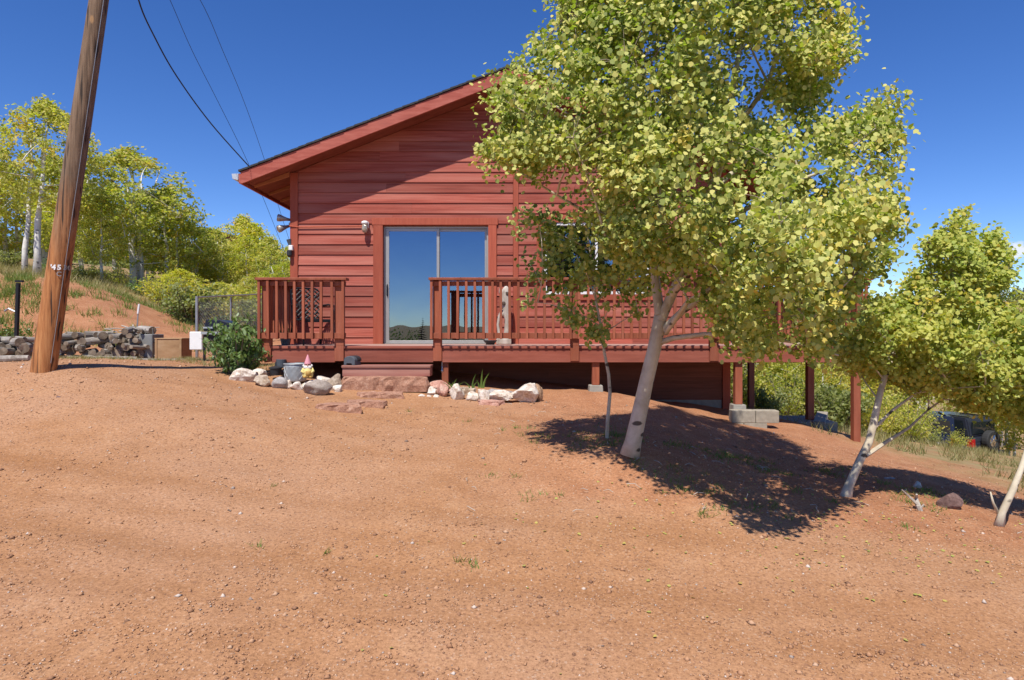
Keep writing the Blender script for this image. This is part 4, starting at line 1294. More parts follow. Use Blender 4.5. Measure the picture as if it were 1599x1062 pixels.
# trim boards
def trim(name, x0, x1, z0, z1, proud=0.042, mat='trim', y1=None, par=None, back=0.0):
    mb = MB(); mb.box(x0, x1, DW - proud, (DW + back) if y1 is None else y1, z0, z1)
    return build(name, mb, M[mat], par or house, bevel=0.003)
trim('corner_board', XL - 0.03, XL + 0.105, wz(640), soff_z(XL) - 0.01)
trim('corner_board', XR - 0.105, XR + 0.03, wz(640), soff_z(XR) - 0.01)
trim('batten', wx(802), wx(810), wz(541), soff_z(wx(810)) - 0.06, 0.034)
dw = empty('sliding_door', (0, 0, 0)); dw.parent = house
trim('door_casing', wx(584), wx(599), wz(538), wz(352), 0.046)
trim('door_casing', wx(763), wx(776), wz(538), wz(352), 0.046)
trim('door_header', wx(582), wx(778), wz(352) + 0.002, wz(341), 0.05)
trim('window_casing', WIN[0] - 0.13, WIN[0] - 0.002, WIN[2] - 0.1, WIN[3], 0.046)
trim('window_casing', WIN[1] + 0.002, WIN[1] + 0.13, WIN[2] - 0.1, WIN[3], 0.046)
trim('window_header', WIN[0] - 0.15, WIN[1] + 0.15, WIN[3] + 0.002, WIN[3] + 0.12, 0.05)
trim('window_apron', WIN[0] + 0.0, WIN[1] - 0.0, WIN[2] - 0.10, WIN[2] - 0.002, 0.046)
# the sliding door
bpy.data.objects.remove(dw)
fr = MB()
fr.box(DOOR[0] + 0.002, DOOR[0] + 0.03, DW + 0.05, DW + 0.13, DOOR[2], DOOR[3] - 0.002)
fr.box(DOOR[1] - 0.03, DOOR[1] - 0.002, DW + 0.05, DW + 0.13, DOOR[2], DOOR[3] - 0.002)
fr.box(DOOR[0] + 0.03, DOOR[1] - 0.03, DW + 0.05, DW + 0.13, DOOR[3] - 0.035, DOOR[3] - 0.002)
fr.box(DOOR[0] + 0.03, DOOR[1] - 0.03, DW - 0.02, DW + 0.1, DOOR[2], DOOR[2] + 0.03)
door = build('sliding_door', fr, M['alu'], house)
def sash(x0, x1, y, lw, rw_):
    mb = MB(); z0, z1 = DOOR[2] + 0.032, DOOR[3] - 0.037
    mb.box(x0, x0 + lw, y, y + 0.03, z0, z1); mb.box(x1 - rw_, x1, y, y + 0.03, z0, z1)
    mb.box(x0 + lw, x1 - rw_, y, y + 0.03, z0, z0 + 0.05); mb.box(x0 + lw, x1 - rw_, y, y + 0.03, z1 - 0.045, z1)
    s_ = build('sash', mb, M['alu'], door, bevel=0.003)
    g = MB(); g.box(x0 + lw - 0.006, x1 - rw_ + 0.006, y + 0.012, y + 0.018, z0 + 0.045, z1 - 0.04)
    build('glass_pane', g, M['glass'], door)
xm = wx(683)
sash(DOOR[0] + 0.032, xm + 0.035, DW + 0.06, 0.06, 0.05)
sash(xm - 0.03, DOOR[1] - 0.032, DW + 0.095, 0.05, 0.035)
hd = MB(); hd.tube([(DOOR[0] + 0.06, DW + 0.058, wz(462)), (DOOR[0] + 0.06, DW + 0.03, wz(460)), (DOOR[0] + 0.06, DW + 0.03, wz(446)), (DOOR[0] + 0.06, DW + 0.058, wz(444))], 0.011, 6)
build('handle', hd, M['black'], door)
sl = MB(); sl.box(wx(584), wx(776), DW - 0.10, DW - 0.048, wz(541), wz(537)); build('door_sill', sl, M['boxwood'], house)
# the window
fr = MB(); fw = 0.05
fr.box(WIN[0] + .002, WIN[0] + fw, DW - 0.03, DW + 0.09, WIN[2] + .002, WIN[3] - .002)
fr.box(WIN[1] - fw, WIN[1] - .002, DW - 0.03, DW + 0.09, WIN[2] + .002, WIN[3] - .002)
fr.box(WIN[0] + fw, WIN[1] - fw, DW - 0.03, DW + 0.09, WIN[2] + .002, WIN[2] + fw)
fr.box(WIN[0] + fw, WIN[1] - fw, DW - 0.03, DW + 0.09, WIN[3] - fw, WIN[3] - .002)
fr.box((WIN[0] + WIN[1]) / 2 - 0.02, (WIN[0] + WIN[1]) / 2 + 0.02, DW + 0.0, DW + 0.06, WIN[2] + fw, WIN[3] - fw)
win = build('window', fr, M['white'], house, bevel=0.003)
for a, b_ in ((WIN[0] + fw, (WIN[0] + WIN[1]) / 2 - 0.02), ((WIN[0] + WIN[1]) / 2 + 0.02, WIN[1] - fw)):
    g = MB(); g.box(a - .005, b_ + .005, DW + 0.03, DW + 0.036, WIN[2] + fw - .005, WIN[3] - fw + .005)
    build('glass_pane', g, M['glass'], win)
# foundation
fd = MB(); fd.box(XL + 0.02, XR - 0.12, DW - 0.012, DW - 0.001, -0.6, wz(624) - 0.004)
build('foundation', fd, M['concrete'], house)

# roof
EX = 4.545                                       # half width to the eave
roofm = MB()
zt = RIDGE; ze = RIDGE - SL * EX
th_r = 0.10
roofm.prism([(XC - EX, ze), (XC, zt), (XC + EX, ze), (XC + EX, ze - th_r), (XC, zt - th_r), (XC - EX, ze - th_r)], 'y', YF + 0.04, YB + 0.6)
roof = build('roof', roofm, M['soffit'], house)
sf = MB()
for s_ in (-1, 1):
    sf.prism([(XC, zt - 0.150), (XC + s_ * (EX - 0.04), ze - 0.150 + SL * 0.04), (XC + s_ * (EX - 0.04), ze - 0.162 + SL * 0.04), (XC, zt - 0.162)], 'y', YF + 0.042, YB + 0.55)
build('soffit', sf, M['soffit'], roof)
RAFT = wood_mat('rafter_wood', (0.26, 0.09, 0.04), (0.36, 0.13, 0.06), (0.44, 0.18, 0.08))
for yy in (DW - 0.05, ) + tuple(DW + 0.6 + 0.61 * i for i in range(14)):   # rafter tails under the eaves
    for s_ in (-1, 1):
        xa = XC + s_ * (EX - 0.07); xb = (XL - 0.032) if s_ < 0 else (XR + 0.032)
        lk = MB(); lk.prism([(xa, roof_z(xa) - 0.163), (xb, roof_z(xb) - 0.163), (xb, roof_z(xb) - 0.24), (xa, roof_z(xa) - 0.20)], 'y', yy - 0.04, yy)
        build('rafter_tail', lk, RAFT, roof)
for s_ in (-1, 1):
    fb = MB()
    xa, xb = XC + s_ * 0.002, XC + s_ * EX
    fb.prism([(xa, zt - 0.004), (xb, ze - 0.004), (xb, ze - 0.205), (xa, zt - 0.205)], 'y', YF, YF + 0.038)
    build('fascia_board', fb, M['fascia'], roof, bevel=0.002)
    eb = MB(); eb.box(min(xb, xb + s_ * 0.03), max(xb, xb + s_ * 0.03), YF + 0.0, YB + 0.6, ze - 0.19, ze - 0.03)
    build('eave_board', eb, M['fascia'], roof)
    # courses of shingles
    ncs = 34
    L = math.hypot(EX, SL * EX)
    for c_ in range(ncs):
        u0 = c_ / ncs; u1 = min(1.0, (c_ + 1.5) / ncs)
        xu, xd = XC + s_ * EX * u0, XC + s_ * (EX + 0.03) * u1
        zu, zd = zt - SL * EX * u0, zt - SL * (EX + 0.03) * u1
        sg = MB()
        sg.prism([(xu, zu + 0.003), (xd, zd + 0.014), (xd, zd + 0.044), (xu, zu + 0.030)], 'y', YF - 0.025 + 0.004 * ((c_ * 7) % 3), YB + 0.62)
        build('shingle_course', sg, M['shingle'], roof)
gt = MB()
for s_ in (-1, 1):
    x0 = XC + s_ * (EX + 0.032)
    gt.prism([(x0, ze - 0.03), (x0 + s_ * 0.115, ze - 0.035), (x0 + s_ * 0.10, ze - 0.12), (x0 + s_ * 0.02, ze - 0.14), (x0, ze - 0.14)], 'y', YF - 0.01, YB + 0.6)
build('gutter', gt, M['gutter'], house, bevel=0.004)

# ================================================================== deck
DD = 9.8
def dx(px, d=DD): return (px - 800) / F * d
FLOOR = EYE + (515 - 540.5) / F * DD
deck = empty('deck', (0.8, DD + 0.7, FLOOR))
tag(deck, 'red stained raised deck with slatted railing along the cabin front', 'deck')
DXL, DXR = dx(411.5), 5.36
nb = 10
bw = (DW - 0.03 - (DD - 0.02)) / nb
for i in range(nb):
    mb = MB(); y0 = DD - 0.02 + i * bw
    mb.box(DXL - 0.02, DXR + 0.02, y0, y0 + bw - 0.006, FLOOR - 0.038, FLOOR)
    build('deck_board', mb, M['deckrim' if i == 0 else 'deckfloor'], deck, bevel=0.003)
y = DW - 0.03
while y < 15.2:
    mb = MB(); mb.box(XR + 0.04, DXR + 0.02, y + 0.003, y + 0.137, FLOOR - 0.038, FLOOR)
    build('deck_board', mb, M['deckfloor'], deck)
    y += 0.142
RT, RB = FLOOR - 0.042, EYE + (515 - 566) / F * DD
def dbox(name, x0, x1, y0, y1, z0, z1, mat='deckrim', par=None, bev=0.004):
    mb = MB(); mb.box(x0, x1, y0, y1, z0, z1)
    return build(name, mb, M[mat], par or deck, bevel=bev)
# nosing strip, rim joists
dbox('rim_joist', DXL + 0.13, dx(523.5), DD, DD + 0.04, RB, RT)
dbox('rim_joist', dx(538), dx(677), DD, DD + 0.04, RB, RT)
dbox('rim_joist', dx(690), dx(1108) - 0.002, DD, DD + 0.04, RB, RT)
dbox('rim_joist', dx(1108) + 0.002, DXR, DD, DD + 0.04, RB, RT)
dbox('rim_joist', DXR - 0.04, DXR, DD + 0.042, 15.2, RB, RT)
dbox('rim_joist', DXL, DXL + 0.04, DD + 0.042, DW - 0.04, RB, RT)
dbox('rim_joist', XR + 0.04, DXR - 0.042, 15.16, 15.2, RB, RT)
x = DXL + 0.5
while x < DXR - 0.2:
    dbox('joist', x, x + 0.038, DD + 0.045, DW - 0.06 if x < XR else 15.1, RB + 0.02, RT - 0.004, bev=0)
    x += 0.62
# railing: balusters outside, two rails, posts behind them
RY0, RY1 = DD - 0.070, DD - 0.032
PY0, PY1 = DD - 0.030, DD + 0.058
def rz_(py, d=DD - 0.09): return EYE + (515 - py) / F * d
CAP1, CAP0 = rz_(433.5), rz_(437.5)
def railing(x0, x1, label=None):
    mb = MB(); mb.box(x0, x1, DD - 0.125, DD + 0.07, CAP0, CAP1)
    r = build('railing', mb, M['deckred'], deck, bevel=0.004)
    a, b_ = x0 + 0.03, x1 - 0.02
    for nm, z1, z0 in (('top_rail', rz_(439), rz_(446.3)), ('bottom_rail', rz_(519.8), rz_(528.8))):
        m2 = MB(); m2.box(a, b_, RY0, RY1, z0, z1); build(nm, m2, M['deckred'], r, bevel=0.003)
    return r
bal = MB(); bal.box(-0.0195, 0.0195, -0.019, 0.019, 0, CAP0 - rz_(529.5) - 0.002)
bal_me = build('baluster', bal, M['deckred'], None, local=True, bevel=0.003); bm_data = bal_me.data
bpy.data.objects.remove(bal_me)
dloc = wloc(deck)
def baluster(par, x, y):
    o = link('baluster', bm_data, par, (x - dloc.x, y - dloc.y, rz_(529.5) - dloc.z), (random.uniform(-.004, .004), random.uniform(-.006, .006), random.uniform(-.05, .05)))
dB = DD - 0.091
railL = railing(XP(399.5, dB), XP(541.5, dB))
for px in (405, 419, 433, 447, 460.6, 474.3, 487.9, 501.6, 519, 536):
    baluster(railL, XP(px, dB), dB)
railR = railing(XP(670, dB), XP(1363, dB))
px = 674.0
baluster(railR, XP(px, dB), dB); px = 687.8
while px < 1358:
    baluster(railR, XP(px, dB), dB); px += 13.58
def rpost(px0, px1, par, y0=PY0, y1=PY1):
    mb = MB(); mb.box(dx(px0), dx(px1), y0, y1, FLOOR - 0.001, CAP0 - 0.002); mb.box(dx(px0), dx(px1), y0, DD - 0.001, RB + 0.02, FLOOR - 0.002)
    build('post', mb, M['deckred'], par, bevel=0.005)
rpost(410.5, 424.5, railL); rpost(523.5, 538, railL)
for a in (677, 891, 1108.5, 1334):
    rpost(a, a + 13.5, railR)
# side railings
def side_rail(x, y0, y1, n):
    mb = MB(); mb.box(x - 0.08, x + 0.12, y0, y1, CAP0, CAP1)
    r = build('railing', mb, M['deckred'], deck, bevel=0.004)
    for nm, z1, z0 in (('top_rail', rz_(439), rz_(446.3)), ('bottom_rail', rz_(519.8), rz_(528.8))):
        m2 = MB(); m2.box(x - 0.02, x + 0.018, y0 + 0.01, y1 - 0.01, z0, z1); build(nm, m2, M['deckred'], r, bevel=0.003)
    for i in range(n):
        baluster(r, x + 0.04, y0 + 0.1 + (y1 - y0 - 0.2) * i / (n - 1))
    return r
side_rail(DXL - 0.02, DD + 0.025, DW - 0.06, 10)
rs = side_rail(DXR - 0.0, DD + 0.025, 15.1, 38)
for yy in (11.5, 13.3, 15.0):
    mb = MB(); mb.box(DXR - 0.11, DXR - 0.025, yy, yy + 0.09, RB, CAP0 - 0.002); build('post', mb, M['deckred'], rs)
# posts that carry the deck
def support(x, y, w, foot, mat='deckred'):
    mb = MB(); mb.box(x - w / 2, x + w / 2, y - w / 2, y + w / 2, foot, RB - 0.001)
    build('support_post', mb, M[mat], deck, bevel=0.004)
support(-1.03, DD + 0.10, 0.10, G(-1.03, DD + 0.1) + 0.02)
f1 = ZP(601, DD + 0.1); support(1.29, DD + 0.10, 0.11, f1)
f2 = ZP(631, DD + 0.1); support(3.49, DD + 0.10, 0.11, f2)
f3 = ZP(690, DD); support(5.30, DD + 0.08, 0.105, f3 - 0.05)
f4 = ZP(655, 11.55); support(5.43 - 0.06, 11.55, 0.115, f4)
f5 = ZP(638, 14.1); support(5.26, 14.1, 0.12, f5 - 0.1)

def footing(x, y, w, ztop, h, label, name='concrete_footing'):
    mb = MB(); mb.prism([(-w / 2, -w / 2), (w / 2, -w / 2), (w / 2, w / 2), (-w / 2, w / 2)], 'z', ztop - h, ztop)
    for i, v in enumerate(mb.v):
        k = 1.12 if v[2] < ztop - 0.01 else 0.95
        mb.v[i] = (x + v[0] * k, y + v[1] * k, v[2])
    o = build(name, mb, M['concrete'], bevel=0.008); tag(o, label, 'footing', 'concrete footings under the deck posts')
footing(1.29, DD + 0.1, 0.21, f1 - 0.001, 0.24, 'square concrete footing in the tree shade under the slim deck post')
footing(3.49, DD + 0.1, 0.2, f2 - 0.001, 0.28, 'concrete footing standing on the block ledge at the cabin corner')
def block_row(name, label, x0, y0, ang, n, ztop, rows, L=0.39, H=0.19, W=0.19):
    root = empty(name, (x0, y0, ztop - rows * H), ang)
    tag(root, label, 'retaining wall')
    for r in range(rows):
        for i in range(n):
            mb = MB(); a = i * L + (L / 2 if r % 2 else 0)
            mb.box(a + 0.004, a + L - 0.004, 0.0, W, r * H + 0.003, (r + 1) * H - 0.002)
            build('block', mb, M['block'], root, local=True, bevel=0.006)
block_row('block_wall', 'low row of concrete blocks holding the soil at the cabin corner', XP(1128, 9.55), 9.62, math.radians(-4), 2, ZP(641, 9.6), 2, 0.345)
block_row('block_wall', 'concrete block wall stepping back under the outer deck post', XP(1288, 10.9), 10.9, math.radians(62), 4, ZP(661, 10.9), 2)
mb = MB(); mb.box(4.35, 5.7, 11.2, 12.1, f4 - 0.3, f4 - 0.002)
o = build('concrete_pad', mb, M['block'], bevel=0.01); tag(o, 'shaded flat concrete pad under the middle outer deck post', 'pad')

# steps
mb = MB(); mb.box(XP(535, 9.42), XP(672, 9.42), 9.42, DD - 0.09, ZP(588, 9.42), ZP(570.5, 9.42) - 0.04)
st = build('wooden_step', mb, M['step'], bevel=0.006); tag(st, 'brown timber step box below the gap in the railing', 'step')
for i in range(2):
    mb = MB(); y0 = 9.40 + i * 0.155; mb.box(XP(534, 9.42), XP(673, 9.42), y0, y0 + 0.15, ZP(570.5, 9.42) - 0.038, ZP(570.5, 9.42))
    build('tread', mb, M['step'], st, bevel=0.006)

def rough_slab(name, outline, z0, z1, mat, label, cat, group=None, seed=1, n_sub=3, amp=0.012):
    """a flat stone with a broken edge"""
    rnd = random.Random(seed)
    pts = []
    for i in range(len(outline)):
        a, b_ = Vector(outline[i]), Vector(outline[(i + 1) % len(outline)])
        k = max(2, int((b_ - a).length / 0.07))
        for j in range(k):
            p = a.lerp(b_, j / k)
            pts.append(p + Vector((rnd.gauss(0, amp), rnd.gauss(0, amp))))
    mb = MB(); n = len(pts); c = sum(pts, Vector((0, 0))) / n
    rings = [(1.0, 0.0), (1.02, 0.45), (0.985, 0.8), (0.95, 1.0), (0.5, 1.03)]
    for sc_, t in rings:
        for p in pts:
            q = c + (p - c) * sc_
            mb.v.append((q.x + rnd.gauss(0, amp * .5), q.y + rnd.gauss(0, amp * .5), z0 + (z1 - z0) * t + rnd.gauss(0, amp * 0.25) * (t > 0.5)))
    for r in range(len(rings) - 1):
        for i in range(n):
            a, b_ = r * n + i, r * n + (i + 1) % n
            mb.f.append((a, b_, b_ + n, a + n))
    mb.f.append(tuple((len(rings) - 1) * n + i for i in range(n)))
    mb.m = [0] * len(mb.f)
    o = build(name, mb, M[mat]); tag(o, label, cat, group)
    return o
d_ = 9.22
rough_slab('stone_step', [(XP(535, d_), d_), (XP(669, d_), d_ - 0.02), (XP(667, 9.6), 9.62), (XP(538, 9.6), 9.6)], ZP(612, d_), ZP(589.5, d_), 'sandstone', 'thick red sandstone slab with chipped edge below the timber step', 'stone step', seed=4, amp=0.016)
def flag(pxs, d_near, d_far, label, seed):
    pts = []
    for px, t in pxs:
        d = d_near + (d_far - d_near) * t
        pts.append((XP(px, d), d))
    zc = np.mean([G(*p) for p in pts])
    zm = max(G(*p) for p in pts)
    rough_slab('flagstone', pts, zc - 0.05, zm + 0.04, 'sandstone', label, 'flagstone', 'flagstones in the gravel before the steps', seed, amp=0.012)
flag([(565, 0), (600, -0.05), (632, 0.2), (628, 0.8), (590, 1.0), (556, 0.7)], 8.75, 9.05, 'flat red flagstone nearest the sandstone step', 5)
flag([(548, 0.2), (600, 0), (604, 0.5), (575, 1.0), (540, 0.8)], 8.05, 8.4, 'middle flagstone overlapped by gravel, between the two others', 6)
flag([(492, 0.3), (540, 0), (568, 0.1), (560, 0.9), (510, 1.0)], 7.72, 8.05, 'lowest flagstone half sunk in the gravel', 7)
d_ = 8.75
rough_slab('flat_stone', [(XP(750, d_), d_), (XP(778, d_), d_ - 0.05), (XP(788, d_), d_ + 0.1), (XP(770, d_), d_ + 0.22), (XP(748, d_), d_ + 0.2)], G(XP(765, d_), d_) - 0.05, ZP(625, d_ + .1), 'pinkrock', 'flat pink stone lying before the white rocks', 'stone', seed=9)

# rocks
def rock(px0, px1, py0, py1, d, mat, label, group=None, seed=1, facets=10, depth=0.8, sub=2, smooth=False):
    rnd = random.Random(seed)
    bm = bmesh.new(); bmesh.ops.create_icosphere(bm, subdivisions=sub + 1, radius=1.0)
    planes = []
    for _ in range(facets):
        n = Vector((rnd.gauss(0, 1), rnd.gauss(0, 1), rnd.gauss(0, 0.8))).normalized()
        planes.append((n, rnd.uniform(0.45, 0.82)))
    s = Vector((rnd.random() * 50, rnd.random() * 50, 0))
    for v in bm.verts:
        p = v.co.copy()
        for n, k in planes:
            q = p.dot(n)
            if q > k: p -= n * (q - k) * 0.92
        p *= 1 + 0.14 * noise.noise(p * 1.7 + s) + (0.03 if smooth else 0.09) * noise.noise(p * 4.5 + s)
        v.co = p
    xs = [v.co.x for v in bm.verts]; zs = [v.co.z for v in bm.verts]; ys = [v.co.y for v in bm.verts]
    W, H = (px1 - px0) / F * d, (py1 - py0) / F * d * 1.18
    Dp = W * depth
    cx, cz = XP((px0 + px1) / 2, d), ZP((py0 + py1) / 2, d) - 0.09 * H
    for v in bm.verts:
        v.co = Vector(((v.co.x - (min(xs) + max(xs)) / 2) / (max(xs) - min(xs)) * W, (v.co.y - (min(ys) + max(ys)) / 2) / (max(ys) - min(ys)) * Dp, (v.co.z - (min(zs) + max(zs)) / 2) / (max(zs) - min(zs)) * H))
    me = bpy.data.meshes.new('rock'); bm.to_mesh(me); bm.free()
    me.materials.append(M[mat])
    me.polygons.foreach_set('use_smooth', [smooth] * len(me.polygons))
    o = bpy.data.objects.new('rock', me); COL.objects.link(o)
    gz = G(cx, d + Dp * 0.2) + H / 2 - 0.03
    o.location = (cx, d + Dp * 0.2, min(cz, gz) if gz < cz else cz)
    tag(o, label, 'rock', group)
    return o
g1 = 'rocks edging the bed at the deck end'
g2 = 'rocks edging the bed beside the steps'
rock(358, 402, 574, 597, 9.25, 'quartz', 'cream angular rock at the foot of the green bush', g1, 1)
rock(388, 414, 571, 588, 9.5, 'quartz', 'white rock tucked behind, against the deck corner post', g1, 2)
rock(395, 423, 585, 602, 9.1, 'tan', 'tan split rock beside the smooth grey cobble', g1, 3)
rock(423, 449, 584, 602, 9.05, 'greyrock', 'smooth pale grey cobble in front of the dark pot', g1, 4, 3, 0.7, 2, True)
rock(445, 456, 588, 602, 9.1, 'quartz', 'little upright white stone before the metal tub', g1, 5)
rock(453, 473, 590, 603, 9.08, 'quartz', 'small rounded cream stone under the metal tub', g1, 6)
rock(468, 494, 586, 601, 9.15, 'quartz', 'long cream stone lying below the gnome', g1, 7)
rock(489, 522, 576, 595, 9.3, 'quartz', 'large white block of rock beside the gnome', g1, 8)
rock(510, 534, 572, 597, 9.2, 'tan', 'tan knobbly upright rock against the timber step', g1, 9)
rock(519, 534, 593, 605, 9.1, 'quartz', 'small white chunk at the corner of the sandstone step', g1, 10)
rock(471, 517, 590, 613, 8.75, 'cobble', 'big smooth brown grey oval boulder in front of the white rocks', g1, 11, 2, 0.75, 3, True)
rock(671, 714, 581, 600, 9.35, 'pinkrock', 'flat topped pinkish rock under the hanging glass ornament', g2, 12)
rock(666, 684, 597, 611, 9.15, 'quartz', 'white rock touching the sandstone step', g2, 13)
rock(681, 702, 593, 617, 9.1, 'pinkrock', 'angular reddish pink rock next to the leafy blades', g2, 14, 9)
rock(702, 726, 598, 622, 9.0, 'quartz', 'round white lump of rock among the iris blades', g2, 15)
rock(716, 744, 593, 607, 9.35, 'tan', 'low cream rock behind the iris blades', g2, 16)
rock(727, 748, 605, 621, 9.0, 'quartz', 'small white rock right below the tall iris blades', g2, 17)
rock(746, 766, 602, 622, 9.0, 'quartz', 'knobbly white rock between the small one and the wide one', g2, 18)
rock(762, 802, 604, 623, 9.0, 'quartz', 'wide white rock in the middle of the row', g2, 19)
rock(758, 810, 594, 607, 9.4, 'greyrock', 'long grey slab rock lying behind the white row', g2, 20)
rock(796, 843, 597, 626, 9.0, 'quartz', 'largest cream rock near the end of the row', g2, 21, 8)
rock(830, 849, 599, 627, 9.1, 'brownrock', 'brown craggy rock that ends the row towards the tree', g2, 22)
for i, (a, b_, c_, e_) in enumerate(((653, 664, 610, 616), (667, 674, 612, 618), (676, 686, 611, 618))):
    rock(a, b_, c_, e_, 9.0, 'quartz', 'tiny white stone chip on the gravel at the sandstone step', 'stone chips by the sandstone step', 30 + i, sub=1)
rock(1470, 1504, 769, 801, 5.6, 'purple', 'dark purple brown boulder alone on the slope', None, 41, 6)
rock(1426, 1442, 751, 766, 6.6, 'quartz', 'pale stone half buried above the purple boulder', None, 42)
rock(1382, 1408, 746, 760, 6.9, 'greyrock', 'flat grey stone in the shade above the dead branch', None, 43)
rock(85, 96, 586, 593, 7.2, 'purple', 'small dark stone on the gravel near the utility pole', None, 44, sub=1)

# iris blades and small plants in the beds
def blade_plant(px, py, d, blades_, label, mat='grass_green'):
    x, y = XP(px, d), d; z = ZP(py, d)
    root = empty('iris_plant', (x, y, z)); tag(root, label, 'plant')
    for (ddx, h, lean, w) in blades_:
        mb = MB(); k = 5
        for i in range(k + 1):
            t = i / k
            cx = ddx + lean * t * t; ww = w * (1 - t ** 2.2) * 0.5 + 0.0015
            mb.v += [(cx - ww, 0.01 * t, h * t), (cx, -0.006, h * t), (cx + ww, 0.01 * t, h * t)]
        for i in range(k):
            for j in range(2):
                a = i * 3 + j; mb.f.append((a, a + 1, a + 4, a + 3))
        mb.m = [0] * len(mb.f)
        build('blade', mb, M[mat], root, local=True)
blade_plant(752, 606, 9.12, [(0.0, 0.27, 0.02, 0.026), (0.03, 0.22, 0.09, 0.028), (-0.03, 0.12, -0.04, 0.02)], 'tall pale iris blades between the white rocks')
blade_plant(738, 606, 9.12, [(0.0, 0.20, 0.05, 0.02), (0.02, 0.10, 0.06, 0.02), (-0.04, 0.09, -0.08, 0.018)], 'leaning iris blades beside the tall pale ones')
blade_plant(706, 607, 9.15, [(0.0, 0.12, -0.10, 0.022), (0.02, 0.14, 0.05, 0.022), (-0.03, 0.10, -0.12, 0.02), (0.05, 0.09, 0.06, 0.02), (0.0, 0.1, 0.02, 0.02), (0.08, 0.1, 0.1, 0.02)], 'low clump of arching blades by the reddish rock')

# ------------------------------------------------------------------ things by the steps and on the deck
def gnome():
    d = 9.2; x = XP(481, d); z = ZP(589, d)
    root = empty('garden_gnome', (x, d, z)); tag(root, 'garden gnome in pink pointed hat and yellow coat leaning on the tub', 'figurine')
    mb = MB(); mb.lathe([(0.068, 0), (0.078, 0.03), (0.072, 0.08), (0.055, 0.13), (0.045, 0.15)], (0, 0, 0), 18); build('body', mb, M['gnomeyellow'], root, local=True, smooth=True)
    mb = MB(); mb.lathe([(0.035, 0.02), (0.044, 0.05), (0.042, 0.085), (0.034, 0.09)], (0.012, -0.052, 0), 14); build('pot', mb, M['gnomeochre'], root, local=True, smooth=True)
    mb = MB(); mb.ball((0, -0.008, 0.168), 0.042, 8); build('head', mb, M['skin'], root, local=True, smooth=True)
    mb = MB(); mb.ball((0, -0.032, 0.142), 0.05, 8, sx=1.15, sy=0.5, sz=0.62); mb.ball((-0.052, -0.008, 0.165), 0.02, 6); mb.ball((0.052, -0.008, 0.165), 0.02, 6)
    build('beard', mb, M['gnomewhite'], root, local=True, smooth=True)
    mb = MB(); mb.ball((0, -0.053, 0.172), 0.011, 6); build('nose', mb, M['skin'], root, local=True, smooth=True)
    for s_ in (-1, 1):
        mb = MB(); mb.ball((s_ * 0.016, -0.046, 0.186), 0.006, 5); build('eye', mb, M['black'], root, local=True)
    mb = MB(); mb.lathe([(0.052, 0.185), (0.048, 0.20), (0.032, 0.25), (0.016, 0.295), (0.003, 0.325)], (0, 0, 0), 16); build('hat', mb, M['hatpink'], root, local=True, smooth=True)
    for s_ in (-1, 1):
        mb = MB(); mb.tube([(s_ * 0.055, -0.005, 0.125), (s_ * 0.078, -0.03, 0.085), (s_ * 0.045, -0.065, 0.065)], [0.02, 0.018, 0.013], 8); build('arm', mb, M['gnomeyellow'], root, local=True, smooth=True)
        mb = MB(); mb.ball((s_ * 0.04, -0.055, 0.008), 0.026, 6, sy=1.4, sz=0.7); build('foot', mb, M['gnomeochre'], root, local=True, smooth=True)
    root.rotation_euler = (0, 0, 0.25)
gnome()
def tub():
    d = 9.5; x = XP(462, d); z = ZP(595, d)
    root = empty('metal_tub', (x, d, z)); tag(root, 'round galvanised metal tub with embossed lattice under the deck edge', 'tub')
    R = 0.162; H = 0.255
    mb = MB(); mb.lathe([(R * 0.93, 0), (R * 0.95, 0.01), (R, H * 0.85), (R, H), (R - 0.008, H), (R - 0.02, 0.03)], (0, 0, 0), 32); build('wall', mb, M['galv'], root, local=True, smooth=True)
    mb = MB(); pts = [(math.cos(a) * R * 1.02, math.sin(a) * R * 1.02, H) for a in np.linspace(0, 2 * math.pi, 33)]; mb.tube(pts, 0.009, 6); build('rim', mb, M['galv'], root, local=True, smooth=True)
    mb = MB()
    for k in range(14):
        for s_ in (-1, 1):
            pts = [(math.cos(a) * R * (0.955 + 0.05 * t), math.sin(a) * R * (0.955 + 0.05 * t), 0.03 + t * (H * 0.72)) for t in (0, .33, .66, 1) for a in [k * 2 * math.pi / 14 + s_ * t * 0.9]]
            mb.tube(pts, 0.0035, 4)
    build('lattice', mb, M['galv'], root, local=True)
    mb = MB(); mb.lathe([(R * 0.93, H * 0.82), (R * 0.5, H * 0.86), (0.01, H * 0.87)], (0, 0, 0), 20); build('soil', mb, M['darkbark'], root, local=True)
tub()
def pot():
    d = 9.6; x = XP(431, d); z = ZP(586, d)
    root = empty('black_pot', (x, d, z)); tag(root, 'dark pot with a saucer lid in the shade under the deck', 'pot')
    mb = MB(); mb.lathe([(0.07, 0), (0.085, 0.08), (0.09, 0.10), (0.1, 0.105), (0.1, 0.118), (0.06, 0.13), (0.012, 0.14), (0.008, 0.2)], (0, 0, 0), 22); build('body', mb, M['blackplastic'], root, local=True, smooth=False)
    mb = MB(); mb.lathe([(0.07, 0.0), (0.074, 0.13)], (0.02, 0.17, 0.10), 18); build('rear_pot', mb, M['darkgrey'], root, local=True)
pot()
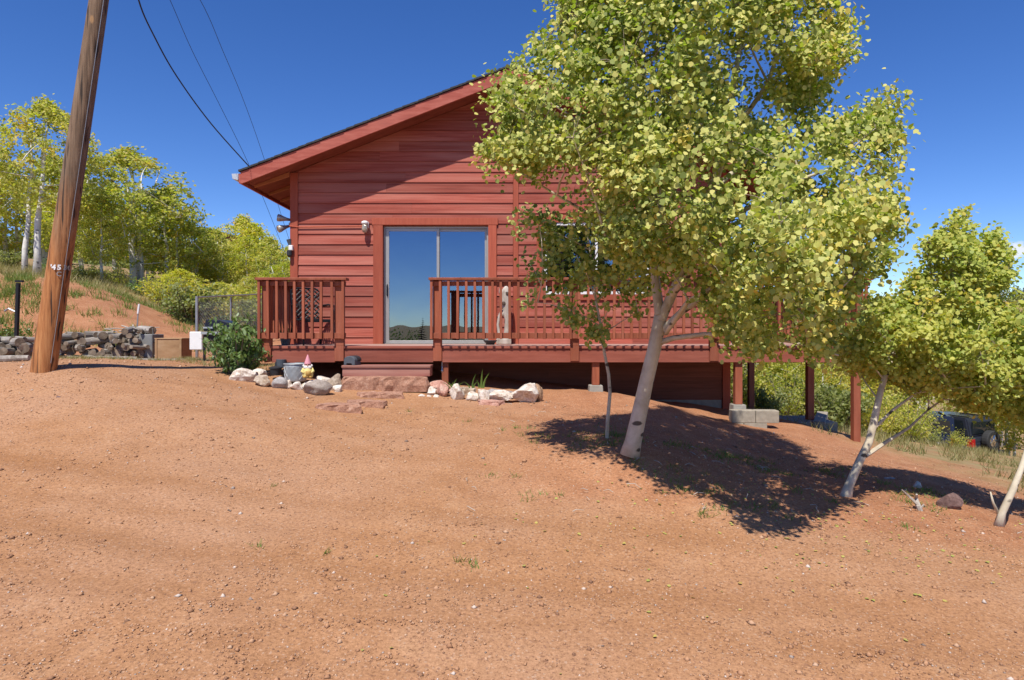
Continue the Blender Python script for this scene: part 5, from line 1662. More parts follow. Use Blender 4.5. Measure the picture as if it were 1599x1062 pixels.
def dark_box():
    d = 9.5; x = XP(550, d); z = ZP(570.5, 9.42)
    root = empty('arched_box', (x, d, z)); tag(root, 'small dark grey arched box sitting on the timber step', 'box')
    prof = [(-0.095, 0), (-0.05, 0), (-0.045, 0.025), (0.035, 0.025), (0.045, 0), (0.095, 0)]
    arc = [(0.095 * math.cos(a) , 0.075 + 0.06 * math.sin(a)) for a in np.linspace(0.05, math.pi - 0.05, 9)]
    mb = MB(); mb.prism(prof + arc, 'y', -0.07, 0.09)
    build('shell', mb, M['darkgrey'], root, local=True, bevel=0.006)
    mb = MB(); mb.prism([(p[0] * 1.06, (p[1]) * 1.04) for p in arc] + [(-0.1, 0.06), (0.1, 0.06)], 'y', 0.0, 0.10); build('lid', mb, M['blackplastic'], root, local=True)
    root.rotation_euler = (0, 0, -0.35)
dark_box()
def ornament():
    d = 9.7; x = XP(691, d); z = ZP(582, d)
    root = empty('glass_ornament', (x, d - 0.02, z)); tag(root, 'small clear glass ornament hanging below the deck post', 'ornament')
    mb = MB(); mb.lathe([(0.004, 0), (0.02, 0.01), (0.026, 0.03), (0.014, 0.055), (0.01, 0.07), (0.014, 0.09), (0.006, 0.10)], (0, 0, 0), 14); build('bulb', mb, M['glassdark'], root, local=True, smooth=True)
    mb = MB(); mb.tube([(0, 0, 0.1), (0, 0, RB - z + 0.01)], 0.003, 5); build('wire', mb, M['wirem'], root, local=True)
ornament()
def chair():
    d = 10.55
    root = empty('patio_chair', (XP(489, d), d, FLOOR), math.radians(39))
    tag(root, 'black cast metal patio chair with lattice back behind the short railing', 'chair')
    W = 0.25; H0 = 0.40
    # local: faces -y, back at +y
    def t(name, pts, r=0.014, n=6):
        mb = MB(); mb.tube(pts, r, n); build(name, mb, M['black'], root, local=True)
    for s_ in (-1, 1):
        t('leg', [(s_ * W, -0.24, H0), (s_ * W * 1.04, -0.27, 0.2), (s_ * W * 1.08, -0.30, 0)], 0.015)
        t('leg', [(s_ * W, 0.22, H0), (s_ * W * 1.04, 0.27, 0.2), (s_ * W * 1.08, 0.34, 0)], 0.015)
        mb = MB(); mb.tube([(s_ * W, 0.26, 0.66), (s_ * (W + 0.04), 0.05, 0.67), (s_ * (W + 0.05), -0.2, 0.64), (s_ * (W + 0.01), -0.26, 0.56), (s_ * W, -0.24, H0)], 0.017, 6); build('armrest', mb, M['black'], root, local=True)
    mb = MB(); mb.box(-W, W, -0.25, 0.23, H0, H0 + 0.022); mb.box(-W, W, -0.26, -0.235, H0 - 0.03, H0 + 0.022); build('seat', mb, M['black'], root, local=True, bevel=0.006)
    # lattice back
    def bp(u, w_): return (u * W, 0.22 + 0.12 * w_, H0 + 0.03 + 0.52 * w_)
    mb = MB()
    mb.tube([bp(-1, 0), bp(-1, 0.9), bp(-0.7, 1), bp(0.7, 1), bp(1, 0.9), bp(1, 0), bp(-1, 0)], 0.017, 6); back = build('backrest', mb, M['black'], root, local=True)
    mb = MB()
    for k in range(-3, 4):
        for s_ in (-1, 1):
            a, b_ = k / 3 - 0.55 * s_, k / 3 + 0.55 * s_
            for h0 in (0, 0.5):
                aa, bb = max(-1, min(1, a)), max(-1, min(1, b_))
                ta, tb = (aa - a) / (b_ - a), (bb - a) / (b_ - a)
                if abs(bb - aa) > 0.02: mb.tube([bp(aa, h0 + 0.5 * ta), bp(bb, h0 + 0.5 * tb)], 0.011, 4)
    for u in (-0.66, -0.33, 0, 0.33, 0.66):
        for w_ in (0.2, 0.45, 0.7, 0.9):
            p = bp(u, w_); mb.ball(p, 0.02, 4, sy=0.5)
    build('lattice', mb, M['black'], back, local=True)
chair()
def planter():
    d = 10.5; x = XP(446, d)
    root = empty('planter', (x, d, FLOOR)); tag(root, 'small grey plant pot with a green sprig on the deck floor by the chair', 'planter')
    mb = MB(); mb.lathe([(0.06, 0), (0.085, 0.13), (0.09, 0.14), (0.08, 0.14), (0.07, 0.11)], (0, 0, 0), 18); build('pot', mb, M['greypot'], root, local=True)
    n = 40; c = RS.randn(n, 3) * np.array([0.06, 0.05, 0.04]) + np.array([-0.02, 0, 0.18])
    me = leaves_mesh('leaves', c, RS.randn(n, 3) + np.array([0, -.5, .5]), np.full(n, 0.05), LONG6, M['leaf_bush'])
    o = link('leaves', me, root)
planter()
def driftwood():
    d = 11.0; s = d / F; x = XP(787, d)
    root = empty('driftwood', (x, d, FLOOR)); tag(root, 'tall pale driftwood trunk with a hollow standing on the deck by the door', 'driftwood')
    mb = MB()
    mb.tube([(0.045, 0, 0.08), (0.062, 0, 0.25), (0.07, 0, 0.42), (0.05, 0, 0.56), (0.035, 0.0, 0.72), (0.02, 0, 0.86), (0.045, 0, 0.95), (0.04, 0, 1.0)], [0.075, 0.055, 0.05, 0.075, 0.085, 0.09, 0.06, 0.02], 12, 0, True, 0.12)
    mb.tube([(0.0, 0, 0.10), (-0.085, 0, 0.2), (-0.10, 0, 0.34), (-0.07, 0, 0.47), (0.0, 0, 0.58)], [0.05, 0.026, 0.022, 0.032, 0.06], 9, 0, True, 0.12)
    mb.tube([(0.0, 0, 0.82), (-0.05, -0.03, 0.9), (-0.06, -0.03, 0.98)], [0.05, 0.035, 0.012], 8, 0, True, 0.1)
    build('stem', mb, M['driftwood'], root, local=True, smooth=True)
    mb = MB(); mb.box(-0.125, 0.13, -0.10, 0.10, 0.0, 0.10); build('base', mb, M['driftwood'], root, local=True, bevel=0.012)
    for (hx, hz, r) in ((0.0, 0.70, 0.035), (0.055, 0.87, 0.03), (-0.03, 0.62, 0.02)):
        mb = MB(); mb.ball((hx, -0.078, hz), r, 6, sy=0.35); build('knot_hole', mb, M['darkbark'], root, local=True)
driftwood()
def bowl():
    d = 10.75; x = XP(766, d)
    root = empty('black_bowl', (x, d, FLOOR)); tag(root, 'shallow black bowl on a stand beside the driftwood', 'bowl')
    mb = MB(); mb.lathe([(0.07, 0), (0.075, 0.02), (0.11, 0.06), (0.118, 0.075), (0.108, 0.075), (0.08, 0.04)], (0, 0, 0), 22); build('body', mb, M['blackplastic'], root, local=True, smooth=True)
bowl()

# lamps on the wall
def jar_lamp():
    x, z = wx(572.5), wz(352)
    root = empty('wall_lamp', (x, DW - 0.025, z)); tag(root, 'jelly jar wall lamp with white cap fed by a conduit beside the sliding door', 'lamp')
    mb = MB(); mb.box(-0.055, 0.055, -0.035, 0.0, -0.055, 0.055); build('back_box', mb, M['white'], root, local=True, bevel=0.008)
    mb = MB(); mb.lathe([(0.045, 0), (0.058, 0.01), (0.058, 0.045), (0.03, 0.06)], (0, -0.085, 0.0), 18); build('cap', mb, M['white'], root, local=True, smooth=True)
    mb = MB(); mb.lathe([(0.012, -0.15), (0.04, -0.135), (0.054, -0.09), (0.05, -0.03), (0.042, -0.001)], (0, -0.09, 0.0), 18); build('jar', mb, M['lampglass'], root, local=True, smooth=True)
    mb = MB(); mb.tube([(-0.055, -0.018, -0.02), (wx(466) - x, -0.018, -0.035), (XL - 0.04 - x, -0.03, -0.02)], 0.011, 7); build('conduit', mb, M['trim'], root, local=True)
jar_lamp()
def floods():
    x, y, z = XL - 0.035, DW + 0.12, wz(349)
    root = empty('floodlight', (x, y, z)); tag(root, 'pair of bullet floodlights on the cabin corner under the eave', 'lamp')
    mb = MB(); mb.lathe([(0.05, -0.03), (0.05, 0.03)], (-0.02, 0, 0.0), 16); build('mount', mb, M['alu'], root, local=True)
    for (dv, o0) in ((Vector((-0.85, -0.30, 0.12)), Vector((-0.04, -0.02, 0.08))), (Vector((-0.5, -0.42, -0.25)), Vector((-0.05, -0.03, -0.03)))):
        dv.normalize(); p = [o0 + dv * t for t in (0, 0.06, 0.10, 0.17, 0.21)]
        mb = MB(); mb.tube(p, [0.022, 0.03, 0.04, 0.062, 0.066], 16, 0, True); h = build('lamp_head', mb, M['alu'], root, local=True, smooth=True)
        mb = MB(); mb.tube([p[-1] + dv * 0.001, p[-1] + dv * 0.012], [0.058, 0.05], 16); build('lens', mb, M['reflector'], h, local=True)
floods()
def small_lamp():
    x, y, z = XL - 0.0, DW - 0.05, wz(392)
    root = empty('wall_lamp', (x, y, z)); tag(root, 'black jar lamp with white cap on the corner board below the floodlights', 'lamp')
    mb = MB(); mb.box(-0.035, 0.035, -0.06, 0.005, 0.0, 0.09); build('cap', mb, M['white'], root, local=True, bevel=0.008)
    mb = MB(); mb.lathe([(0.015, -0.12), (0.045, -0.09), (0.045, -0.01), (0.03, 0)], (-0.02, -0.05, 0), 14); build('jar', mb, M['blackplastic'], root, local=True)
    mb = MB(); mb.tube([(-0.03, 0.02, 0.10), (-0.05, 0.01, 0.2)], [0.03, 0.045], 10); build('sensor', mb, M['darkgrey'], root, local=True)
small_lamp()

# ================================================================== utility pole and lines
def pole():
    d = 8.0
    base = P(68, 574, d); base.z = G(base.x, base.y) - 0.05
    top = P(185, -200, d + 0.1)
    root = empty('utility_pole', base); tag(root, 'leaning brown wooden utility pole with metal house number', 'pole')
    m, nt, b = new_mat('pole_wood')
    v = coords(nt, (9, 9, 0.55), False)
    g = noise_tex(nt, v, 2.2, 7, 0.7)
    fresh = ramp(nt, g, [(0.30, (0.13, 0.045, 0.012)), (0.48, (0.36, 0.14, 0.042)), (0.68, (0.50, 0.235, 0.085))])
    old = ramp(nt, g, [(0.28, (0.06, 0.036, 0.02)), (0.48, (0.17, 0.105, 0.06)), (0.7, (0.26, 0.18, 0.115))])
    tc = nt.nodes.new('ShaderNodeTexCoord'); sp = nt.nodes.new('ShaderNodeSeparateXYZ'); nt.links.new(tc.outputs['Object'], sp.inputs[0])
    n2 = noise_tex(nt, coords(nt, (5, 5, 0.7), False), 1.5, 3)
    ma = nt.nodes.new('ShaderNodeMath'); ma.operation = 'MULTIPLY_ADD'; ma.inputs[1].default_value = 1.4
    nt.links.new(n2, ma.inputs[0]); nt.links.new(sp.outputs['Z'], ma.inputs[2])
    mr = nt.nodes.new('ShaderNodeMapRange'); mr.inputs[1].default_value = 2.1; mr.inputs[2].default_value = 3.1
    nt.links.new(ma.outputs[0], mr.inputs[0])
    col = mix(nt, mr.outputs[0], fresh, old)
    cr = noise_tex(nt, coords(nt, (16, 16, 0.32), False), 1.5, 3, 0.5)
    col = mix(nt, ramp(nt, cr, [(0.36, (0.92, 0.92, 0.92)), (0.42, (0, 0, 0))]), col, (0.02, 0.012, 0.008))
    vk = nt.nodes.new('ShaderNodeTexVoronoi'); vk.inputs['Scale'].default_value = 1.6
    nt.links.new(coords(nt, (2.6, 2.6, 1.2), False), vk.inputs['Vector'])
    col = mix(nt, ramp(nt, vk.outputs['Distance'], [(0.07, (0.7, 0.7, 0.7)), (0.12, (0, 0, 0))]), col, (0.40, 0.22, 0.09))
    nt.links.new(col, b.inputs['Base Color']); b.inputs['Roughness'].default_value = 0.85
    bump(nt, b, cr, 0.8, 0.02, bump(nt, b, g, 0.5, 0.01))
    mb = MB(); k = 34; n = 28
    ax = top - base
    for i in range(k):
        t = i / (k - 1); p = base + ax * t; r = 0.140 - 0.046 * t
        for j in range(n):
            a = 2 * math.pi * j / n
            rr = r * (1 + 0.018 * noise.noise(Vector((math.cos(a) * 1.5, math.sin(a) * 1.5, t * 3))))
            if j in (20, 21): rr *= 0.93 if j == 20 else 0.99                # the long drying crack
            if j == 23: rr *= 0.955 + 0.03 * noise.noise(Vector((0, 3, t * 9)))
            mb.v.append((p.x + rr * math.cos(a), p.y + rr * math.sin(a), p.z))
    for i in range(k - 1):
        for j in range(n):
            a, c_ = i * n + j, i * n + (j + 1) % n; mb.f.append((a, c_, c_ + n, a + n))
    mb.f.append(tuple((k - 1) * n + j for j in range(n))); mb.m = [0] * len(mb.f)
    build('shaft', mb, m, root, smooth=True)
    def on(t, ang, out=0.004):
        p = base + ax * t; r = 0.140 - 0.046 * t + out
        return p + Vector((math.sin(ang) * r, -math.cos(ang) * r, 0))
    # number characters, face the way they are nailed on
    view = math.atan2(-base.x, base.y)                       # bearing from the pole back to the drive
    def tz(py): return (EYE + (515 - py) / F * d - base.z) / ax.z
    def glyph(ch, py, ang, size, bright=True):
        cu = bpy.data.curves.new('numeral', 'FONT'); cu.body = ch; cu.size = size; cu.align_x = 'CENTER'; cu.align_y = 'CENTER'; cu.extrude = 0.002; cu.offset = 0.0035 if bright else 0.001
        o = bpy.data.objects.new('numeral', cu); COL.objects.link(o)
        dg = bpy.context.evaluated_depsgraph_get(); me = bpy.data.meshes.new_from_object(o.evaluated_get(dg))
        bpy.data.objects.remove(o)
        me.materials.append(M['white'] if bright else M['alu'])
        q = bpy.data.objects.new('numeral', me); COL.objects.link(q); q.parent = root
        q.location = on(tz(py), ang, 0.006) - base
        q.rotation_euler = (math.radians(90), math.radians(3), ang)
    v0 = view
    for ch, da, br in (("'", -0.62, True), ('4', -0.40, True), ('5', 0.0, True), ('3', 0.46, False), ('0', 0.86, False)):  # last two digits get dull metal: their shade is put into the colour
        glyph(ch, 419, v0 + da, 0.085, br)
    glyph('C', 429, v0 + 0.06, 0.078, False)
    mb = MB(); pts = [on(t, v0 + 0.42, 0.008) for t in np.linspace(0.02, 0.98, 20)]
    mb.tube(pts, 0.0035, 6); build('ground_wire', mb, M['wirem'], root)
    mb = MB(); c0 = base + ax * 0.94
    mb.box(c0.x - 0.05, c0.x + 0.05, c0.y - 0.3, c0.y - 0.1, c0.z - 0.35, c0.z + 0.15); build('insulator_rack', mb, M['greypanel'], root)
    return base, top
pb_, pt_ = pole()
def line(name, pts, r, label):
    """cable through photo points [(px, py, distance)], smoothed"""
    P3 = [P(*p) for p in pts]
    out = []
    for i in range(len(P3) - 1):
        p0, p1, p2, p3 = P3[max(i - 1, 0)], P3[i], P3[i + 1], P3[min(i + 2, len(P3) - 1)]
        for t in np.linspace(0, 1, 7, endpoint=False):
            out.append(0.5 * ((2 * p1) + (p2 - p0) * t + (2 * p0 - 5 * p1 + 4 * p2 - p3) * t * t + (3 * p1 - p0 - 3 * p2 + p3) * t ** 3))
    out.append(P3[-1])
    mb = MB(); mb.tube(out, r, 6); o = build(name, mb, M['cable'], smooth=True)
    tag(o, label, 'cable', 'overhead lines to the cabin')
line('power_line', [(183, -178, 8.02), (202, -90, 8.45), (217, 0, 8.9), (243, 60, 9.4), (277, 120, 9.9), (330, 193, 10.4), (394, 265, 10.86)], 0.011, 'thick black overhead cable coming down to the eave end')
line('phone_line', [(183, -172, 8.02), (226, -86, 8.5), (266, 0, 9.2), (300, 78, 10), (340, 157, 11), (384, 246, 12.2), (420, 330, 13.2), (455, 420, 14)], 0.0042, 'thin overhead wire between the thick cable and the outermost wire')
line('phone_line', [(183, -165, 8.02), (250, -86, 8.9), (313, 0, 10), (350, 83, 11.5), (382, 160, 13), (412, 245, 15), (441, 340, 17), (470, 430, 19)], 0.0048, 'outermost thin wire passing behind the eave')

# ================================================================== yard at the left
def log_mesh(r, L, seed):
    rnd = random.Random(seed)
    mb = MB(); n = 10; k = 4
    for i in range(k):
        t = i / (k - 1)
        for j in range(n):
            a = 2 * math.pi * j / n; rr = r * (1 + 0.13 * noise.noise(Vector((math.cos(a), math.sin(a), t * 1.5 + seed))))
            mb.v.append((rr * math.cos(a) + 0.015 * math.sin(t * 3 + seed), L * (t - 0.5), rr * math.sin(a)))
    for i in range(k - 1):
        for j in range(n):
            a, c_ = i * n + j, i * n + (j + 1) % n; mb.f.append((a, c_, c_ + n, a + n)); mb.m.append(0)
    mb.f.append(tuple(range(n))); mb.m.append(1); mb.f.append(tuple((k - 1) * n + j for j in range(n))[::-1]); mb.m.append(1)
    me = bpy.data.meshes.new('log'); me.from_pydata(mb.v, [], mb.f); me.materials.append(M['logside']); me.materials.append(M['logend'])
    me.polygons.foreach_set('material_index', mb.m); me.update(); return me
LOGS = [log_mesh(0.05, 0.5, 1), log_mesh(0.062, 0.48, 2), log_mesh(0.075, 0.46, 3), log_mesh(0.09, 0.45, 4), log_mesh(0.04, 0.55, 5), log_mesh(0.035, 0.6, 6)]
LR = [0.05, 0.062, 0.075, 0.09, 0.04, 0.035]
GLG = 'firewood logs in the woodpile'
def put_log(k, x, y, z, yaw, pitch, lab):
    o = link('log', LOGS[k], None, (x, y, z), (pitch, random.uniform(-0.1, 0.1), yaw))
    tag(o, lab, 'log', GLG)
def log_stack(px0, px1, d, hfun, kinds, lab_end, lab_top):
    """fills a heap from the ground up, logs resting in rows"""
    x0, x1 = XP(px0, d), XP(px1, d)
    zg0 = min(G(x0, d), G(x1, d))
    row = 0; z = 0.05
    while z < 0.62:
        x = x0 + (0.05 if row % 2 else 0.0)
        while x < x1:
            k = random.choice(kinds); r = LR[k]
            u = (x - x0) / (x1 - x0)
            if z < hfun(u):
                top_ = z + 0.12 > hfun(u)
                if top_ and random.random() < 0.45:
                    put_log(k, x, d + random.uniform(-0.05, 0.15), G(x, d) + z + 0.02, random.uniform(0.6, 1.3) * random.choice((-1, 1)), random.uniform(-0.12, 0.12), lab_top)
                else:
                    if random.random() < 0.9:
                        put_log(k, x + random.uniform(-.02, .02), d + random.uniform(-0.16, 0.16), G(x, d) + z + random.uniform(-.015, .02), random.choice((0.5, 0.5, 0.05)) + random.uniform(-0.45, 0.45), random.uniform(-0.10, 0.10), lab_end)
            x += 2 * r * 0.98
        z += 0.098; row += 1
log_stack(96, 232, 12.0, lambda u: 0.50 - 0.16 * math.sin(u * 3.3 + 0.2) * (0.2 + u) + 0.12 * u, (0, 1, 2, 0, 4, 5), 'round log end in the stacked woodpile between the utility pole and the brown box', 'grey split log lying crosswise on top of the woodpile beyond the utility pole')
log_stack(-60, 52, 11.2, lambda u: 0.42 - 0.08 * abs(u - 0.5), (1, 2, 3, 3, 0), 'thick log end in the heap at the picture edge before the black post', 'weathered log lying across the heap at the picture edge')
# brushwood on top of the pile
mb = MB(); c0 = P(207, 522, 12.1)
for i in range(34):
    a = random.uniform(-0.5, 0.5); L = random.uniform(0.12, 0.36)
    p = c0 + Vector((random.gauss(0, 0.17), random.gauss(0, .1), random.uniform(-0.02, 0.13)))
    q = Vector((math.cos(a), random.gauss(0, 0.4), math.sin(a) * 0.7 + random.gauss(0, .2))) * L
    mb.tube([p - q / 2, p + Vector((0, 0, 0.01)), p + q / 2], [0.012, 0.01, 0.005], 5)
o = build('brushwood', mb, M['deadwood']); tag(o, 'tangle of bleached sticks heaped on the woodpile', 'sticks', kind='stuff')
def lying_log(px0, py0, d0, px1, py1, d1, r, label):
    a, b_ = P(px0, py0, d0), P(px1, py1, d1)
    a.z = G(a.x, a.y) + r * 0.6; b_.z = G(b_.x, b_.y) + r * 0.6
    mid = (a + b_) / 2; mid.z = G(mid.x, mid.y) + r * 0.6
    mb = MB(); mb.tube([a, (a + mid) / 2, mid, (mid + b_) / 2, b_], [r, r * .95, r * .9, r * .85, r * .7], 9, 0, True, 0.05); o = build('edging_log', mb, M['logside']); tag(o, label, 'log')
lying_log(-60, 574, 8.9, 46, 567, 9.0, 0.055, 'thick pale log lying on the ground beside the utility pole foot')
lying_log(108, 562, 11.4, 215, 557, 11.5, 0.05, 'dark log lying along the foot of the woodpile')
lying_log(150, 574, 10.6, 345, 558, 11.6, 0.022, 'long thin dark pole lying across the yard before the brown box')
# bin and box
d_ = 12.0
mb = MB(); mb.box(XP(222, d_), XP(243, d_), d_ - 0.1, d_ + 0.3, G(XP(232, d_), d_) - 0.02, ZP(522, d_)); o = build('body', mb, M['greypanel'], None, bevel=0.01)
root = empty('metal_bin', (XP(232, d_), d_, G(XP(232, d_), d_))); tag(root, 'grey metal bin standing between the woodpile and the brown box', 'bin')
o.parent = root; o.location = -Vector(root.location)
mb = MB(); mb.tube([(XP(228, d_), d_, ZP(523, d_)), (XP(228, d_), d_ - 0.02, ZP(514, d_)), (XP(240, d_), d_ - 0.02, ZP(514, d_)), (XP(240, d_), d_, ZP(523, d_))], 0.012, 6); build('handle', mb, M['greypanel'], root)
def crate():
    d = 11.7; x0, x1 = XP(243, d), XP(284, d); zg = G((x0 + x1) / 2, d) - 0.02; zt = ZP(528, d)
    root = empty('wooden_box', ((x0 + x1) / 2, d, zg)); tag(root, 'square brown wooden box beside the woodpile', 'box')
    mb = MB(); mb.box(x0, x1, d, d + 0.38, zg, zt - 0.02); build('body', mb, M['boxwood'], root, bevel=0.004)
    mb = MB(); mb.box(x0 - 0.012, x1 + 0.012, d - 0.012, d + 0.39, zt - 0.019, zt); build('lid', mb, M['boxwood'], root, bevel=0.004)
    for a in (x0 - 0.002, x1 - 0.035):
        mb = MB(); mb.box(a, a + 0.037, d - 0.012, d - 0.001, zg, zt - 0.02); build('corner_strip', mb, M['boxwood'], root)
crate()
def grill():
    d = 11.2; x = XP(338, d); zg = G(x, d)
    root = empty('barbecue_grill', (x, d, zg)); tag(root, 'black lidded barbecue grill with a white side shelf before the wire fence', 'grill')
    def X(px): return XP(px, d)
    def Z(py): return ZP(py, d)
    mb = MB(); mb.prism([(X(326), Z(517)), (X(330), Z(499.5)), (X(352), Z(500)), (X(366), Z(504)), (X(368), Z(517))], 'y', d - 0.2, d + 0.2); build('lid', mb, M['navy'], root, bevel=0.012)
    mb = MB(); mb.box(X(327), X(346), d - 0.225, d - 0.203, Z(513), Z(510.5)); build('handle', mb, M['chrome'], root)
    mb = MB(); mb.box(X(324), X(370), d - 0.23, d + 0.2, Z(522), Z(518)); build('rail', mb, M['chrome'], root)
    mb = MB(); mb.prism([(X(328), Z(522)), (X(368), Z(522)), (X(362), Z(534)), (X(334), Z(534))], 'y', d - 0.18, d + 0.18); build('firebox', mb, M['black'], root)
    mb = MB(); mb.box(X(305), X(324.5), d - 0.2, d - 0.16, Z(546), Z(518)); build('side_shelf', mb, M['white'], root, bevel=0.012)
    for px in (327, 365):
        for yy in (-0.17, 0.17):
            mb = MB(); mb.box(X(px) - 0.016, X(px) + 0.016, d + yy - 0.016, d + yy + 0.016, zg - 0.03, Z(522)); build('leg', mb, M['black'], root)
grill()
def wire_fence():
    pA = P(308, 555, 12.6); pB = P(440, 540, 17.0)
    pA.z = G(pA.x, pA.y); pB.z = G(pB.x, pB.y)
    root = empty('wire_fence', pA); tag(root, 'grey chain-link fence behind the barbecue grill', 'fence')
    n = 4; H = 1.22
    for i in range(n):
        p = pA.lerp(pB, i / (n - 1)); p.z = G(p.x, p.y)
        mb = MB(); mb.tube([(p.x, p.y, p.z - 0.1), (p.x, p.y, p.z + H)], 0.03 if i == 0 else 0.022, 8); build('post', mb, M['wirem'], root)
    mb = MB(); mb.tube([pA + Vector((0, 0, H - 0.02)), pB + Vector((0, 0, H - 0.02))], 0.016, 6); build('top_rail', mb, M['wirem'], root)
    mb = MB(); L = (pB - pA).length; u = (pB - pA) / L; s = 0.07
    k = int(L / s)
    for i in range(-int(H / s), k):
        for sg in (1, -1):
            a0 = i * s if sg > 0 else i * s + H
            a, b_ = max(0, a0), None
            x0_, z0_ = a0, 0.0
            x1_, z1_ = a0 + sg * H, H - 0.03
            # clip to the panel
            def cl(xa, za, xb, zb):
                t0_, t1_ = 0.0, 1.0; dxx = xb - xa
                if dxx > 0: t0_ = max(0, (0 - xa) / dxx); t1_ = min(1, (L - xa) / dxx)
                else: t0_ = max(0, (L - xa) / dxx); t1_ = min(1, (0 - xa) / dxx)
                return t0_, t1_
            t0_, t1_ = cl(x0_, z0_, x1_, z1_)
            if t1_ - t0_ < 0.02: continue
            pa = pA + u * (x0_ + (x1_ - x0_) * t0_) + Vector((0, 0, z0_ + (z1_ - z0_) * t0_)); pb = pA + u * (x0_ + (x1_ - x0_) * t1_) + Vector((0, 0, z0_ + (z1_ - z0_) * t1_))
            mb.tube([pa, pb], 0.0017, 3, 0, False)
    o = build('wire_mesh', mb, M['wirem'], root); o['kind'] = 'stuff'
wire_fence()
def black_post():
    d = 13.3; x = XP(28, d)
    a = P(25, 532, d); root = empty('fence_post', (a.x, a.y, G(a.x, a.y) - 0.03)); tag(root, 'rusty black steel post with a bent top bracket at the foot of the bank', 'post')
    mb = MB(); mb.tube([(a.x, a.y, G(a.x, a.y) - 0.1), P(29, 442, d)], 0.042, 8, 0, True, 0.05); build('shaft', mb, M['black'], root)
    mb = MB(); t = P(29, 440, d); mb.box(t.x - 0.05, t.x + 0.10, t.y - 0.03, t.y + 0.03, t.z - 0.01, t.z + 0.03); build('bracket', mb, M['black'], root)
    mb = MB(); mb.tube([P(27, 488, d), P(14, 482, d), P(8, 486, d)], 0.02, 6); build('arm', mb, M['wirem'], root)
black_post()
d_ = 14.6
a = P(213, 515, d_); root = empty('marker_stake', (a.x, a.y, G(a.x, a.y))); tag(root, 'thin marker stake with a white tip on the red bank', 'stake')
mb = MB(); mb.tube([(a.x, a.y, G(a.x, a.y) - 0.05), P(216, 490, d_)], 0.014, 6); build('rod', mb, M['wirem'], root)
mb = MB(); mb.tube([P(216, 490, d_), P(218, 475, d_)], 0.024, 8); build('tip', mb, M['white'], root)
# far cabin on the ridge
def far_cabin():
    d = 48; c = P(333, 372, d); zr = ZP(358, d)
    root = empty('far_cabin', (c.x, d, G(c.x, d))); tag(root, 'brown cabin far up the hill, only its dark roof over the aspens', 'house')
    zg = G(c.x, d)
    mb = MB(); mb.box(c.x - 1.1, c.x + 2.2, d, d + 5, zg - 0.5, zr - 0.45); build('wall', mb, M['step'], root)
    mb = MB(); mb.prism([(c.x - 1.9, zr + 0.18), (c.x - 1.9, zr + 0.32), (c.x + 3.0, zr - 0.75), (c.x + 3.0, zr - 0.9)], 'y', d - 0.6, d + 5.6); build('roof', mb, M['shingle'], root)
    mb = MB(); mb.prism([(c.x - 1.1, zr - 0.45), (c.x - 1.1, zr + 0.0), (c.x + 1.4, zr - 0.45)], 'y', d, d + 5); build('gable', mb, M['step'], root)
    mb = MB(); mb.box(c.x - 0.4, c.x + 0.5, d - 0.03, d - 0.001, zr - 1.6, zr - 0.8); build('window', mb, M['carglass'], root)
far_cabin()

# dead branch on the slope
mb = MB(); d_ = 5.35
def pd(a, b_, e=0): return P(a, b_, d_ + e)
b0 = hit(1436, 808)
mb.tube([pd(1440, 806), pd(1434, 790), pd(1431, 778, .05), pd(1432, 772)], [0.022, 0.02, 0.014, 0.008], 6, 0, True, .1)
mb.tube([pd(1434, 788), pd(1420, 775, .02), pd(1409, 765)], [0.012, 0.009, 0.004], 5, 0, True, .1)
mb.tube([pd(1436, 796), pd(1443, 788, -.02), pd(1446, 792)], [0.01, 0.007, 0.003], 5, 0, True, .1)
mb.tube([pd(1438, 800), pd(1428, 801, -.03), pd(1424, 808, -.05)], [0.012, 0.008, 0.004], 5, 0, True, .1)
o = build('dead_branch', mb, M['deadwood']); tag(o, 'bleached dead branch stump sticking out of the red slope', 'branch')

# ================================================================== parked cars
def wheel(root, x, y, z, r, w, name='wheel', ry=0.0):
    """axle along local y"""
    mb = MB()
    prof = [(r * 0.62, -w / 2), (r * 0.93, -w / 2), (r, -w / 2 * 0.7), (r, w / 2 * 0.7), (r * 0.93, w / 2), (r * 0.62, w / 2)]
    n = 24
    for rr, t in prof:
        for j in range(n):
            a = 2 * math.pi * j / n; mb.v.append((rr * math.cos(a), t, rr * math.sin(a)))
    for i in range(len(prof)):
        for j in range(n):
            i2 = (i + 1) % len(prof)
            mb.f.append((i * n + j, i * n + (j + 1) % n, i2 * n + (j + 1) % n, i2 * n + j))
    mb.m = [0] * len(mb.f)
    o = build(name, mb, M['rubber'], root, local=True); o.location = (x, y, z); o.rotation_euler = (0, 0, ry)
    mb = MB()
    for s_ in (-1, 1):
        mb.tube([(0, s_ * w * 0.30, 0), (0, s_ * w * 0.36, 0)], [r * 0.62, r * 0.6], 20)
        mb.tube([(0, s_ * w * 0.36, 0), (0, s_ * w * 0.46, 0)], [r * 0.2, r * 0.16], 10)
        for k in range(5):
            a = k * 2 * math.pi / 5
            mb.tube([(r * .15 * math.cos(a), s_ * w * .40, r * .15 * math.sin(a)), (r * .56 * math.cos(a), s_ * w * .38, r * .56 * math.sin(a))], [r * .09, r * .07], 5)
    build('rim', mb, M['chrome'], o, local=True)
    return o
